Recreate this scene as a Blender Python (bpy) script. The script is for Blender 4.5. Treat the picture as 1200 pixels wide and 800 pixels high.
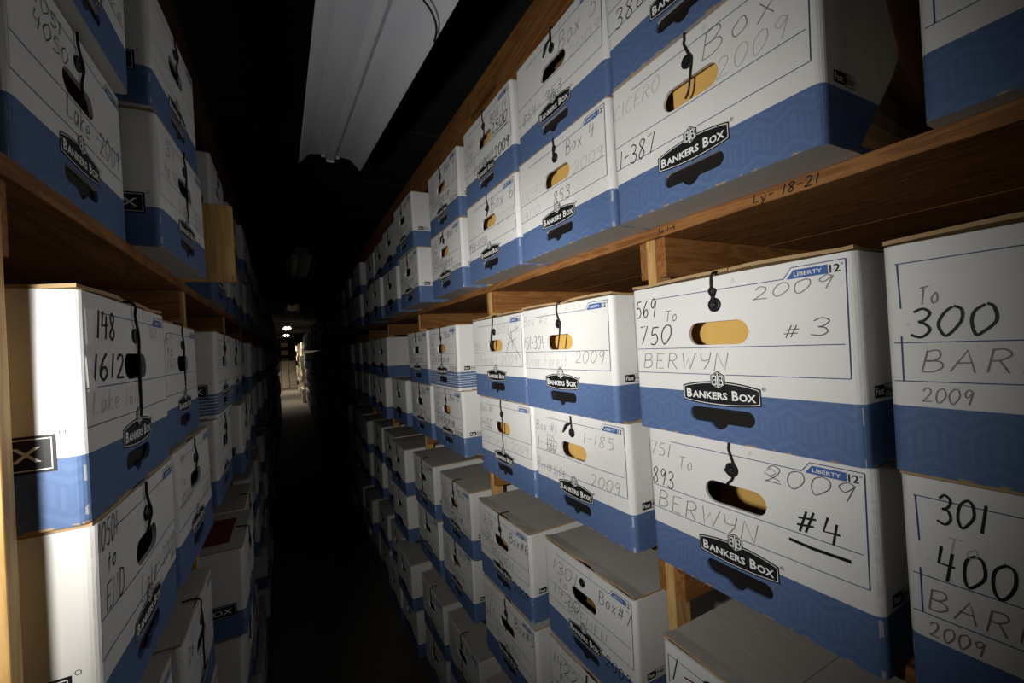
import bpy, bmesh, math, random
from mathutils import Vector, Matrix
C = bpy.context
S = C.scene
for o in list(bpy.data.objects):
    bpy.data.objects.remove(o)
COL = S.collection
PI = math.pi

# ------------------------------------------------------------------ camera, world, light, exposure
ZC = 1.56                                   # eye height above the floor
cam_d = bpy.data.cameras.new('camera')
cam_d.sensor_width = 36.0
cam_d.lens = 497.82 * 36.0 / 1200.0
cam_d.clip_start = 0.01
cam_d.clip_end = 100
cam = bpy.data.objects.new('camera', cam_d)
COL.objects.link(cam)
_r = Vector((0.88165332, -0.46844344, -0.05699261))
_d = Vector((-0.04714844, 0.03272559, -0.99835167))
_f = Vector((0.46953641, 0.88288718, 0.00676625))
m = Matrix.Identity(4)
for i in range(3):
    m[i][0], m[i][1], m[i][2] = _r[i], -_d[i], -_f[i]
m[2][3] = ZC
cam.matrix_world = m
S.camera = cam

world = bpy.data.worlds.new('world')
S.world = world
world.use_nodes = True
world.node_tree.nodes['Background'].inputs[0].default_value = (0.8, 0.9, 1.0, 1)
world.node_tree.nodes['Background'].inputs[1].default_value = 0.0010

def spot(name, loc, aim, energy, angle, blend, radius, color):
    d = bpy.data.lights.new(name, 'SPOT')
    d.energy = energy
    d.spot_size = math.radians(angle)
    d.spot_blend = blend
    d.shadow_soft_size = radius
    d.color = color
    o = bpy.data.objects.new(name, d)
    COL.objects.link(o)
    o.location = loc
    o.rotation_euler = (Vector(aim) - Vector(loc)).to_track_quat('-Z', 'Y').to_euler()
    return o
# hand torch held beside the photographer's left shoulder: wide spill and a hot centre
TORCH = (-0.262, 0.18, ZC + 0.02)
spot('torch_spill', TORCH, (0.513, 0.86, ZC + 0.04), 28.0, 103, 1.0, 0.03, (1.0, 0.985, 0.95))
spot('torch_beam', TORCH, (0.513, 1.03, ZC + 0.02), 31.0, 50, 1.0, 0.03, (1.0, 0.985, 0.95))
# added fill lamp just below the torch, brightens the near sides of the left boxes
spot('left_fill', (TORCH[0], TORCH[1], TORCH[2] - 0.05), (-0.25, 0.55, ZC - 0.15), 9.0, 66, 1.0, 0.03, (1.0, 0.97, 0.91))

S.view_settings.view_transform = 'Standard'
S.view_settings.look = 'None'
S.view_settings.gamma = 1
S.view_settings.use_curve_mapping = False
S.view_settings.exposure = 0.07

# ------------------------------------------------------------------ geometry constants (metres)
XR, XL = 0.513, -0.181                      # fronts of the boxes, right and left
BR, BL = 0.578, -0.207                      # fronts of the racks
W, H, DEP = 0.315, 0.2222, 0.60             # carton
LID = 0.004
PITCH = 0.2265
TIER = {'T': ZC + 0.190, 'M': ZC - 0.373, 'L': ZC - 0.936, 'F': ZC - 1.499}

# ------------------------------------------------------------------ materials
def mat(name, base, rough=0.7, metal=0.0, spec=0.3):
    mt = bpy.data.materials.new(name)
    mt.use_nodes = True
    b = mt.node_tree.nodes['Principled BSDF']
    b.inputs['Base Color'].default_value = (*base, 1)
    b.inputs['Roughness'].default_value = rough
    b.inputs['Metallic'].default_value = metal
    b.inputs['Specular IOR Level'].default_value = spec
    return mt

class NT:
    """tiny node-tree helper"""
    def __init__(s, mt):
        s.t = mt.node_tree
        s.b = s.t.nodes['Principled BSDF']
    def n(s, typ, **kw):
        nd = s.t.nodes.new(typ)
        for k, v in kw.items():
            setattr(nd, k, v)
        return nd
    def l(s, a, b):
        s.t.links.new(a, b)
    def math(s, op, a, b=None, clamp=False):
        nd = s.n('ShaderNodeMath', operation=op, use_clamp=clamp)
        for i, v in enumerate((a, b)):
            if v is None:
                continue
            if isinstance(v, (int, float)):
                nd.inputs[i].default_value = v
            else:
                s.l(v, nd.inputs[i])
        return nd.outputs[0]
    def mix(s, fac, a, b, mode='MIX'):
        nd = s.n('ShaderNodeMix', data_type='RGBA', blend_type=mode)
        for i, v in ((0, fac), (6, a), (7, b)):
            if isinstance(v, (int, float)):
                nd.inputs[i].default_value = v
            elif isinstance(v, tuple):
                nd.inputs[i].default_value = (*v, 1)
            else:
                s.l(v, nd.inputs[i])
        return nd.outputs[2]
    def noise(s, vec, scale, detail=3, rough=0.55, dist=0.0):
        nd = s.n('ShaderNodeTexNoise')
        nd.inputs['Scale'].default_value = scale
        nd.inputs['Detail'].default_value = detail
        nd.inputs['Roughness'].default_value = rough
        nd.inputs['Distortion'].default_value = dist
        if vec is not None:
            s.l(vec, nd.inputs['Vector'])
        return nd.outputs['Fac']
    def ramp(s, fac, stops):
        nd = s.n('ShaderNodeValToRGB')
        e = nd.color_ramp.elements
        while len(e) < len(stops):
            e.new(0.5)
        for el, (p, c) in zip(e, stops):
            el.position = p
            el.color = (*c, 1) if isinstance(c, tuple) else (c, c, c, 1)
        s.l(fac, nd.inputs[0])
        return nd.outputs[0]
    def bump(s, h, strength, dist=0.001):
        nd = s.n('ShaderNodeBump')
        nd.inputs['Strength'].default_value = strength
        nd.inputs['Distance'].default_value = dist
        s.l(h, nd.inputs['Height'])
        s.l(nd.outputs[0], s.b.inputs['Normal'])

def carton_material(name, striped=False):
    mt = mat(name, (0.78, 0.77, 0.74), 0.55, 0, 0.25)
    k = NT(mt)
    tc = k.n('ShaderNodeTexCoord').outputs['Object']
    sp = k.n('ShaderNodeSeparateXYZ')
    k.l(tc, sp.inputs[0])
    x, y, z = sp.outputs
    inf = k.n('ShaderNodeObjectInfo').outputs['Random']
    zt = H * 0.292
    stripe = k.math('LESS_THAN', z, zt)
    # printed tone-on-tone hexagon maze in the blue band
    hc = k.math('ADD', x, y)
    cell = k.math('PINGPONG', hc, 0.021)
    hz = k.math('ADD', z, k.math('MULTIPLY', cell, 0.55))
    w1 = k.math('SINE', k.math('MULTIPLY', hz, 2 * PI / 0.0125))
    w2 = k.math('SINE', k.math('MULTIPLY', cell, 2 * PI / 0.007))
    sel = k.math('GREATER_THAN', k.math('PINGPONG', k.math('ADD', hz, 0.01), 0.023), 0.0105)
    wv = k.math('ADD', k.math('MULTIPLY', w1, sel), k.math('MULTIPLY', w2, k.math('SUBTRACT', 1.0, sel)))
    ln = k.math('GREATER_THAN', wv, 0.1)
    blue = k.mix(ln, (0.092, 0.150, 0.300), (0.105, 0.168, 0.325))
    if striped:
        band = k.math('LESS_THAN', k.math('FRACT', k.math('MULTIPLY', z, 1 / 0.0078)), 0.22)
        low = k.math('LESS_THAN', z, H * 0.035)
        wl = k.math('MAXIMUM', k.math('MULTIPLY', band, k.math('LESS_THAN', z, zt)), low)
        blue = k.mix(wl, (0.092, 0.150, 0.300), (0.70, 0.70, 0.69))
    n1 = k.noise(tc, 9, 4, 0.6)
    white = k.mix(n1, (0.80, 0.79, 0.765), (0.70, 0.69, 0.66))
    n2 = k.noise(tc, 60, 2, 0.5)
    spec = k.math('GREATER_THAN', n2, 0.735)
    white = k.mix(k.math('MULTIPLY', spec, 0.35), white, (0.42, 0.39, 0.34))
    col = k.mix(stripe, white, blue)
    # scuffs: pale rub marks along the vertical corners and the bottom edge of the box
    cx = k.math('GREATER_THAN', k.math('ABSOLUTE', x), W / 2 - 0.0035)
    cy = k.math('LESS_THAN', k.math('ABSOLUTE', y), 0.0035)
    rub = k.math('MULTIPLY', k.math('MULTIPLY', cx, cy), k.math('GREATER_THAN', k.noise(tc, 38, 3), 0.52))
    col = k.mix(k.math('MULTIPLY', rub, 0.55), col, (0.62, 0.60, 0.57))
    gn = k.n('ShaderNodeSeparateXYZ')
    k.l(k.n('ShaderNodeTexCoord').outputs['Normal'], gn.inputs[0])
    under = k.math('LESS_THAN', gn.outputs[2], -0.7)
    bt = k.math('MULTIPLY', k.math('LESS_THAN', z, 0.0022), k.math('GREATER_THAN', k.noise(tc, 45, 3), 0.54))
    col = k.mix(bt, col, (0.36, 0.25, 0.14))
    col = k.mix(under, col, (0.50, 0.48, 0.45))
    br = k.math('ADD', 0.93, k.math('MULTIPLY', inf, 0.09))
    cm = k.n('ShaderNodeCombineColor')
    for i in range(3):
        k.l(br, cm.inputs[i])
    col = k.mix(1.0, col, cm.outputs[0], 'MULTIPLY')
    k.l(col, k.b.inputs['Base Color'])
    k.bump(k.noise(tc, 26, 4, 0.6), 0.25, 0.0012)
    return mt

def kraft_material(name, c1, c2):
    mt = mat(name, c1, 0.85, 0, 0.15)
    k = NT(mt)
    tc = k.n('ShaderNodeTexCoord').outputs['Object']
    k.l(k.mix(k.noise(tc, 40, 4, 0.6), c1, c2), k.b.inputs['Base Color'])
    return mt

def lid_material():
    mt = mat('lid_paper_shaded', (0.5, 0.48, 0.45), 0.8, 0, 0.2)
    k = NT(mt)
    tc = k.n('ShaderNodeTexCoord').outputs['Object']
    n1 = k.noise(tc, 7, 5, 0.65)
    c = k.mix(n1, (0.52, 0.50, 0.46), (0.34, 0.32, 0.29))  # white lid print, its grey under grazing light put into the colour
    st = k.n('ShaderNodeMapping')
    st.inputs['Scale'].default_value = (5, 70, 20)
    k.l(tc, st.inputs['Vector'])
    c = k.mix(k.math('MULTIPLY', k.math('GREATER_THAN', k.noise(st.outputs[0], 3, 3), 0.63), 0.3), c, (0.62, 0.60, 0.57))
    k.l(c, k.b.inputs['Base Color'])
    return mt

def wood_material(name, light, dark, axis='Y', sc=1.0):
    mt = mat(name, light, 0.62, 0, 0.25)
    k = NT(mt)
    tc = k.n('ShaderNodeTexCoord').outputs['Object']
    mp = k.n('ShaderNodeMapping')
    s = {'X': (1.2, 14, 14), 'Y': (14, 1.2, 14), 'Z': (14, 14, 1.2)}[axis]
    mp.inputs['Scale'].default_value = tuple(v * sc for v in s)
    inf = k.n('ShaderNodeObjectInfo').outputs['Random']
    cb = k.n('ShaderNodeCombineXYZ')
    for i in range(3):
        k.l(k.math('MULTIPLY', inf, 17.0 + i * 5), cb.inputs[i])
    ad = k.n('ShaderNodeVectorMath', operation='ADD')
    k.l(tc, ad.inputs[0]); k.l(cb.outputs[0], ad.inputs[1])
    k.l(ad.outputs[0], mp.inputs['Vector'])
    v = mp.outputs[0]
    n1 = k.noise(v, 1.6, 4, 0.55, 1.2)
    rings = k.math('SINE', k.math('MULTIPLY', n1, 42.0))
    g = k.math('MULTIPLY', k.math('ADD', rings, 1.0), 0.5)
    fine = k.noise(v, 9, 3, 0.7)
    c = k.mix(k.math('MULTIPLY', g, 0.85), light, dark)
    c = k.mix(k.math('MULTIPLY', fine, 0.45), c, tuple(d * 0.7 for d in dark))
    kn = k.n('ShaderNodeTexVoronoi')
    kn.inputs['Scale'].default_value = 0.75
    k.l(v, kn.inputs['Vector'])
    knot = k.math('LESS_THAN', kn.outputs['Distance'], 0.10)
    c = k.mix(k.math('MULTIPLY', knot, 0.7), c, tuple(d * 0.35 for d in dark))
    k.l(c, k.b.inputs['Base Color'])
    k.bump(fine, 0.3, 0.001)
    return mt

M_BOX = carton_material('white_blue_carton')
M_BOXS = carton_material('white_striped_carton', True)
M_KRAFT = kraft_material('raw_cardboard', (0.46, 0.32, 0.17), (0.36, 0.24, 0.12))
M_FLAP = kraft_material('brown_cardboard_flap', (0.52, 0.35, 0.18), (0.42, 0.27, 0.13))
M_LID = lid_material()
M_BLACK = mat('print_black', (0.012, 0.012, 0.013), 0.5)
M_WHITE = mat('print_white', (0.80, 0.80, 0.78), 0.5)
M_NAVY = mat('print_navy', (0.035, 0.06, 0.17), 0.5)
M_TAG = mat('print_tag_blue', (0.055, 0.125, 0.36), 0.5)
M_INK = mat('marker_ink', (0.010, 0.010, 0.011), 0.55)
M_PEN = mat('ball_pen', (0.10, 0.10, 0.115), 0.5)
M_PENCIL = mat('pencil', (0.21, 0.205, 0.20), 0.5)
M_FAINT = mat('faint_pencil', (0.46, 0.455, 0.445), 0.5)
M_BTN = mat('black_plastic', (0.012, 0.012, 0.013), 0.35, 0, 0.5)
M_RIVET = mat('rivet', (0.10, 0.10, 0.10), 0.3, 0.8, 0.5)
M_STRING = mat('waxed_string', (0.012, 0.011, 0.011), 0.7)
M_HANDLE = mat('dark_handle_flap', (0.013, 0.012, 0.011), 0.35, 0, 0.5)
M_FOLDER = kraft_material('manila_folder', (0.70, 0.44, 0.13), (0.62, 0.37, 0.10))
M_FOLDERD = kraft_material('brown_folder', (0.26, 0.15, 0.06), (0.2, 0.11, 0.045))
M_TAPE = mat('paper_tape', (0.86, 0.86, 0.85), 0.6)
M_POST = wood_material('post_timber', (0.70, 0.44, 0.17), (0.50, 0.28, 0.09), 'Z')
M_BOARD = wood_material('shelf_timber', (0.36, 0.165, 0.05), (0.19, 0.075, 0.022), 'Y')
M_DARKW = wood_material('dark_timber', (0.09, 0.04, 0.018), (0.05, 0.022, 0.010), 'Y')  # darker brown, for the left header boards only
M_CLEAT = wood_material('cleat_timber', (0.37, 0.170, 0.050), (0.22, 0.085, 0.024), 'X')
M_RED = mat('faded_red_paper', (0.30, 0.07, 0.05), 0.8)

# ------------------------------------------------------------------ object helpers
def link(name, me, parent=None, loc=(0, 0, 0), rz=0.0):
    o = bpy.data.objects.new(name, me)
    COL.objects.link(o)
    o.location = loc
    o.rotation_euler = (0, 0, rz)
    if parent is not None:
        o.parent = parent
    return o

def tag(o, label, cat, group=None, kind=None):
    if label: o['label'] = label
    if cat: o['category'] = cat
    if group: o['group'] = group
    if kind: o['kind'] = kind
    return o

def structure(o):
    o['kind'] = 'structure'
    return o

def thing(name, label, cat, loc, rz=0.0, group=None):
    return tag(link(name, None, None, loc, rz), label, cat, group)

def to_mesh(bm, name, mats):
    me = bpy.data.meshes.new(name)
    bm.normal_update()
    bm.to_mesh(me)
    bm.free()
    for mt in (mats if isinstance(mats, (list, tuple)) else [mats]):
        me.materials.append(mt)
    return me

def add_box(bm, a, b, mi=0, bevel=0.0, rough=None):
    """box between corners a and b; bevel in metres; rough=(amp, rng) jitters corners"""
    vs = []
    for i in range(8):
        p = [b[k] if (i >> k) & 1 else a[k] for k in range(3)]
        vs.append(bm.verts.new(p))
    fs = [(0, 2, 3, 1), (4, 5, 7, 6), (0, 1, 5, 4), (2, 6, 7, 3), (0, 4, 6, 2), (1, 3, 7, 5)]
    faces = [bm.faces.new([vs[i] for i in f]) for f in fs]
    for f in faces:
        f.material_index = mi
    if bevel:
        es = list({e for f in faces for e in f.edges})
        r = bmesh.ops.bevel(bm, geom=es, offset=bevel, segments=2, profile=0.5, affect='EDGES')
        for f in r['faces']:
            f.material_index = mi
    return faces

def box_mesh(name, a, b, mt, bevel=0.0015):
    bm = bmesh.new()
    add_box(bm, a, b, 0, bevel)
    return to_mesh(bm, name, mt)

def tube(bm, pts, r, seg=6, mi=0, closed=False):
    pts = [Vector(p) for p in pts]
    n = len(pts)
    rings = []
    up = Vector((0.13, 0.31, 0.94))
    for i, p in enumerate(pts):
        t = (pts[min(i + 1, n - 1)] - pts[max(i - 1, 0)]).normalized()
        a = t.cross(up)
        if a.length < 1e-4:
            a = t.cross(Vector((1, 0, 0)))
        a.normalize()
        b = t.cross(a).normalized()
        rings.append([bm.verts.new(p + r * (math.cos(2 * PI * k / seg) * a + math.sin(2 * PI * k / seg) * b)) for k in range(seg)])
    for i in range(n - 1):
        for k in range(seg):
            f = bm.faces.new((rings[i][k], rings[i][(k + 1) % seg], rings[i + 1][(k + 1) % seg], rings[i + 1][k]))
            f.smooth = True
            f.material_index = mi
    bm.faces.new(rings[0][::-1]).material_index = mi
    bm.faces.new(rings[-1]).material_index = mi

def smooth_pts(pts, sub=6):
    """Catmull-Rom through the points"""
    P = [Vector(p) for p in pts]
    if len(P) < 3:
        return P
    Q = [P[0] + (P[0] - P[1]) * 0.5] + P + [P[-1] + (P[-1] - P[-2]) * 0.5]
    out = []
    for i in range(1, len(Q) - 2):
        for j in range(sub):
            t = j / sub
            a, b, c, d = Q[i - 1], Q[i], Q[i + 1], Q[i + 2]
            out.append(0.5 * ((2 * b) + (c - a) * t + (2 * a - 5 * b + 4 * c - d) * t * t + (3 * b - a - 3 * c + d) * t ** 3))
    out.append(P[-1])
    return out

# ------------------------------------------------------------------ the carton: local frame X to the viewer's right,
# Y into the shelf, Z up, origin at the middle of the bottom front edge
def warp_fn(seed, amp=1.0):
    r = random.Random(seed)
    b = r.uniform(0.0006, 0.0022) * amp
    c = [(r.uniform(-0.0025, 0.0025) * amp, r.uniform(-0.0018, 0.0) * amp) for _ in range(4)]
    ln = r.uniform(-0.002, 0.003) * amp
    ph = r.uniform(0, 6)
    def f(x, y, z):
        u = min(max(x / W + 0.5, 0), 1)
        v = min(max(z / H, 0), 1)
        front = max(0.0, 1 - max(y, 0) / 0.10)
        dy = (-b * math.sin(PI * u) * math.sin(PI * v) + ln * v + 0.0006 * math.sin(9 * u + ph) * math.sin(PI * v)) * front
        dx = 0
        dz = 0
        for i, (cx, cz) in enumerate(c):
            wu = u if i & 1 else 1 - u
            wv = v if i & 2 else 1 - v
            dx += cx * wu * wv
            dz += cz * wu * v * (1 if i & 2 else 0)
        dx *= (0.5 + 0.5 * front)
        return Vector((x + dx * 0.8, y + dy, z + dz))
    return f

def rounded_ring(x0, x1, y0, y1, r, nf=12, ns=8, seg=3):
    pts = []
    def arc(cx, cy, a0):
        for i in range(seg + 1):
            a = a0 + (PI / 2) * i / seg
            pts.append((cx + r * math.cos(a), cy + r * math.sin(a)))
    arc(x0 + r, y0 + r, PI)
    for i in range(1, nf):
        pts.append((x0 + r + (x1 - x0 - 2 * r) * i / nf, y0))
    arc(x1 - r, y0 + r, 1.5 * PI)
    for i in range(1, ns):
        pts.append((x1, y0 + r + (y1 - y0 - 2 * r) * (i / ns) ** 1.6))
    arc(x1 - r, y1 - r, 0)
    for i in range(1, 4):
        pts.append((x1 - r - (x1 - x0 - 2 * r) * i / 4, y1))
    arc(x0 + r, y1 - r, PI / 2)
    for i in range(1, ns):
        pts.append((x0, y0 + r + (y1 - y0 - 2 * r) * (1 - i / ns) ** 1.6))
    return pts

def slot_outline(u0, u1, v0, v1, tab=None):
    """rounded slot in local x,z (u across, v down from the top)"""
    x0, x1 = (u0 - 0.5) * W, (u1 - 0.5) * W
    z1, z0 = (1 - v0) * H, (1 - v1) * H
    r = min((z1 - z0) / 2 * 0.98, 0.0155)
    pts = []
    for cx, cz, a0 in ((x0 + r, z0 + r, PI), (None, None, None), (x1 - r, z0 + r, 1.5 * PI), (x1 - r, z1 - r, 0), (x0 + r, z1 - r, PI / 2)):
        if cx is None:
            if tab:
                tu, tw, tv = tab
                cxm = (tu - 0.5) * W
                hw = tw * W / 2
                d = z0 - (1 - tv) * H
                for i in range(9):
                    t = i / 8
                    pts.append((cxm - hw + 2 * hw * t, z0 - d * math.sin(PI * t) ** 0.8))
            continue
        for i in range(7):
            a = a0 + (PI / 2) * i / 6
            pts.append((cx + r * math.cos(a), cz + r * math.sin(a)))
    return pts

HOLE = slot_outline(0.35, 0.632, 0.272, 0.412)
SLOT = slot_outline(0.332, 0.636, 0.800, 0.892, (0.475, 0.085, 0.930))

def carton_base(holes=True):
    bm = bmesh.new()
    zs = [0, 0.004] + [0.004 + (H - 0.006) * i / 10 for i in range(1, 11)] + [H]
    outer = rounded_ring(-W / 2, W / 2, 0, DEP, 0.010, seg=5)
    t = 0.0045
    inner = rounded_ring(-W / 2 + t, W / 2 - t, t, DEP - t, 0.006, seg=5)
    n = len(outer)
    ro = [[bm.verts.new((x, y, z)) for x, y in outer] for z in zs]
    zi = [0.005] + zs[2:]
    ri = [[bm.verts.new((x, y, z)) for x, y in inner] for z in zi]
    for R_, flip, mi in ((ro, False, 0), (ri, True, 1)):
        for a, b in zip(R_, R_[1:]):
            for i in range(n):
                q = (a[i], a[(i + 1) % n], b[(i + 1) % n], b[i])
                f = bm.faces.new(q[::-1] if flip else q)
                f.material_index = mi
                f.smooth = False
    bm.faces.new(ro[0][::-1]).material_index = 0
    bm.faces.new(ri[0]).material_index = 1
    for i in range(n):
        f = bm.faces.new((ro[-1][i], ro[-1][(i + 1) % n], ri[-1][(i + 1) % n], ri[-1][i]))
        f.material_index = 1
    me = to_mesh(bm, 'carton', [M_BOX, M_KRAFT])
    if not holes:
        return me
    bm = bmesh.new()
    for out in (HOLE, SLOT):
        a = [bm.verts.new((x, -0.02, z)) for x, z in out]
        b = [bm.verts.new((x, 0.02, z)) for x, z in out]
        k = len(out)
        bm.faces.new(a)
        bm.faces.new(b[::-1])
        for i in range(k):
            bm.faces.new((a[(i + 1) % k], a[i], b[i], b[(i + 1) % k]))
    bmesh.ops.recalc_face_normals(bm, faces=bm.faces)
    for f in bm.faces:
        f.material_index = 1
    cut_me = to_mesh(bm, 'cut', [M_BOX, M_KRAFT])
    o = link('carton', me)
    c = link('cut', cut_me)
    md = o.modifiers.new('b', 'BOOLEAN')
    md.operation = 'DIFFERENCE'
    md.solver = 'EXACT'
    md.object = c
    dg = C.evaluated_depsgraph_get()
    dg.update()
    res = bpy.data.meshes.new_from_object(o.evaluated_get(dg))
    bpy.data.objects.remove(o)
    bpy.data.objects.remove(c)
    res.materials.clear()
    res.materials.append(M_BOX)
    res.materials.append(M_KRAFT)
    res.name = 'carton'
    return res

CARTON = carton_base()

def warped_carton(f, striped=False):
    me = CARTON.copy()
    for v in me.vertices:
        v.co = f(*v.co)
    if striped:
        me.materials[0] = M_BOXS
    return me

# ------------------------------------------------------------------ flat print on the front or side of a carton
_text_cache = {}
def text_geo(s, bold=0.0):
    key = (s, bold)
    if key not in _text_cache:
        cu = bpy.data.curves.new('t', 'FONT')
        cu.body = s
        cu.size = 1
        cu.offset = bold
        cu.resolution_u = 2
        cu.fill_mode = 'FRONT'
        o = bpy.data.objects.new('t', cu)
        COL.objects.link(o)
        dg = C.evaluated_depsgraph_get()
        dg.update()
        me = bpy.data.meshes.new_from_object(o.evaluated_get(dg))
        vs = [(v.co.x, v.co.y) for v in me.vertices]
        fs = [tuple(p.vertices) for p in me.polygons]
        bpy.data.objects.remove(o)
        bpy.data.curves.remove(cu)
        bpy.data.meshes.remove(me)
        x0 = min(v[0] for v in vs); x1 = max(v[0] for v in vs)
        y0 = min(v[1] for v in vs); y1 = max(v[1] for v in vs)
        _text_cache[key] = ([((x - x0) / (x1 - x0), (y - y0) / (y1 - y0)) for x, y in vs], fs)
    return _text_cache[key]

class Print:
    """collects flat shapes in (x, z); lift = height above the paper in metres"""
    def __init__(s, mats):
        s.bm = bmesh.new()
        s.mats = mats
    def poly(s, pts, lift, mi=0):
        vs = [s.bm.verts.new((x, -lift, z)) for x, z in pts]
        try:
            f = s.bm.faces.new(vs)
        except ValueError:
            return
        f.material_index = mi
    def strip(s, top, bot, lift, mi=0):
        for i in range(len(top) - 1):
            s.poly((bot[i], bot[i + 1], top[i + 1], top[i]), lift, mi)
    def stroke(s, pts, w, lift, mi=0, step=0.03, caps=True):
        P = []
        for a, b in zip(pts, pts[1:]):
            d = math.hypot(b[0] - a[0], b[1] - a[1])
            n = max(1, int(d / step))
            for i in range(n):
                P.append((a[0] + (b[0] - a[0]) * i / n, a[1] + (b[1] - a[1]) * i / n))
        P.append(pts[-1])
        L, Rr = [], []
        for i, p in enumerate(P):
            a = P[max(i - 1, 0)]
            b = P[min(i + 1, len(P) - 1)]
            dx, dz = b[0] - a[0], b[1] - a[1]
            l = math.hypot(dx, dz) or 1e-9
            nx, nz = -dz / l * w / 2, dx / l * w / 2
            L.append((p[0] + nx, p[1] + nz)); Rr.append((p[0] - nx, p[1] - nz))
        s.strip(L, Rr, lift, mi)
    def text(s, body, x0, x1, zb, h, lift, mi=0, bold=0.0, mapf=None):
        vs, fs = text_geo(body, bold)
        q = []
        for u, v in vs:
            x, z = x0 + (x1 - x0) * u, zb + h * v
            if mapf:
                x, z = mapf(x, z)
            q.append(s.bm.verts.new((x, -lift, z)))
        for f in fs:
            try:
                s.bm.faces.new([q[i] for i in f]).material_index = mi
            except ValueError:
                pass
    def mesh(s, name, f=None, side=None, sf=None):
        if f:
            for v in s.bm.verts:
                l = v.co.y
                v.co = f(v.co.x, 0, v.co.z) + Vector((0, l, 0))
        bmesh.ops.recalc_face_normals(s.bm, faces=s.bm.faces)
        for fc in s.bm.faces:
            fc.normal_update()
            if fc.normal.y > 0:
                fc.normal_flip()
        if side:                                   # turn the print onto a side wall: x -> depth
            for v in s.bm.verts:
                x, y, z = v.co
                q = sf((W / 2) * side, abs(x), z) if sf else Vector((W / 2 * side, abs(x), z))
                v.co = (q.x - y * side, q.y, q.z)
        return to_mesh(s.bm, name, s.mats)

def U(u): return (u - 0.5) * W
def V(v): return (1 - v) * H

def emblem_print(pr, cx=0.4835, k=1.0):
    # banner: flat ends, bowed top and bottom
    def outline(ins):
        n = 18
        top, bot = [], []
        for i in range(n + 1):
            t = i / n
            x = U(cx - 0.184 + 0.368 * t)
            x = max(min(x, U(cx + 0.184) - ins), U(cx - 0.184) + ins)
            bow = 1 - (2 * t - 1) ** 2
            top.append((x, V(0.668 - 0.034 * bow) - ins))
            bot.append((x, V(0.764 + 0.021 * bow) + ins))
        return top, bot
    t0, b0 = outline(0)
    pr.strip(t0, b0, 0.0004, 0)
    t1, b1 = outline(0.0018)
    t2, b2 = outline(0.0027)
    pr.strip(t1, t2, 0.0006, 1)
    pr.strip(b2, b1, 0.0006, 1)
    for e in (0, -1):
        pr.strip([t1[e], t2[e]], [b1[e], b2[e]], 0.0006, 1)
    # wordmark in wide small capitals
    zb = V(0.745)
    xs = U(cx - 0.163)
    def word(big, rest, x0, xm, x1):
        pr.text(big, x0, xm - 0.0008, zb, 0.0128, 0.0008, 1, 0.028)
        pr.text(rest, xm, x1, zb, 0.0098, 0.0008, 1, 0.028)
    wd = 0.326 * W
    word('B', 'ANKERS', xs, xs + wd * 0.095, xs + wd * 0.625)
    word('B', 'OX', xs + wd * 0.69, xs + wd * 0.785, xs + wd * 1.0)
    # hexagonal badge with two angled letters
    hx, hz, rr, hh = U(cx), V(0.628), 0.0108, 0.0124
    def hexa(s_):
        return [(hx, hz + hh * s_), (hx + rr * s_, hz + hh * 0.5 * s_), (hx + rr * s_, hz - hh * 0.5 * s_), (hx, hz - hh * s_), (hx - rr * s_, hz - hh * 0.5 * s_), (hx - rr * s_, hz + hh * 0.5 * s_)]
    pr.poly(hexa(1.0), 0.0009, 0)
    pr.poly(hexa(0.88), 0.0010, 1)
    pr.poly([(hx - 0.0008, hz + hh * 0.80), (hx - rr * 0.82, hz + hh * 0.38), (hx - rr * 0.82, hz - hh * 0.38), (hx - 0.0008, hz - hh * 0.80)][::-1], 0.0011, 0)
    pr.poly([(hx + 0.0008, hz + hh * 0.80), (hx + rr * 0.82, hz + hh * 0.38), (hx + rr * 0.82, hz - hh * 0.38), (hx + 0.0008, hz - hh * 0.80)], 0.0011, 0)
    for sg in (1, -1):                                      # a squared B on each face of the badge
        def q(a, b):
            x = hx + sg * rr * a
            return (x, hz + hh * b * (1.0 - 0.30 * a) - hh * 0.02 * a)
        w_ = 0.0015
        for pts in ([(.22, .58), (.22, -.58)], [(.22, .52), (.60, .52), (.66, .38), (.60, .04), (.22, .02)], [(.60, .02), (.70, -.20), (.66, -.52), (.22, -.52)]):
            pr.stroke([q(a, b) for a, b in pts], w_, 0.0013, 1)
    # registered mark
    pr.ring = None
    rx, rz = U(cx + 0.196), V(0.665)
    circ = [(rx + 0.0022 * math.cos(a * PI / 6), rz + 0.0022 * math.sin(a * PI / 6)) for a in range(13)]
    pr.stroke(circ, 0.0005, 0.0005, 0)
    pr.text('R', rx - 0.001, rx + 0.001, rz - 0.0012, 0.0024, 0.0005, 0)

def frame_print(pr, gaps=False, lw=0.0010):
    L = 0.0005
    # outline with the notch round the size tag, middle rule, bottom rule
    pr.stroke([(U(0.155 if not gaps else 0.035), V(0.083)), (U(0.775), V(0.083))], lw, L, 0)
    pr.stroke([(U(0.775), V(0.083)), (U(0.805), V(0.030)), (U(0.974), V(0.030))], lw, L, 0)
    pr.stroke([(U(0.974), V(0.030)), (U(0.969), V(0.59))], lw * 1.3, L, 0)
    pr.stroke([(U(0.022), V(0.430)), (U(0.958), V(0.428))], lw, L, 0)
    pr.stroke([(U(0.018), V(0.598)), (U(0.45), V(0.594))], lw, L, 0)
    pr.stroke([(U(0.52), V(0.594)), (U(0.969), V(0.59))], lw, L, 0)
    if gaps:
        pr.stroke([(U(0.040), V(0.085)), (U(0.043), V(0.28))], lw * 1.4, L, 0)
        pr.stroke([(U(0.041), V(0.40)), (U(0.040), V(0.60))], lw * 1.4, L, 0)
    else:
        pr.stroke([(U(0.014), V(0.085)), (U(0.016), V(0.600))], lw * 0.8, L, 0)

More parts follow.
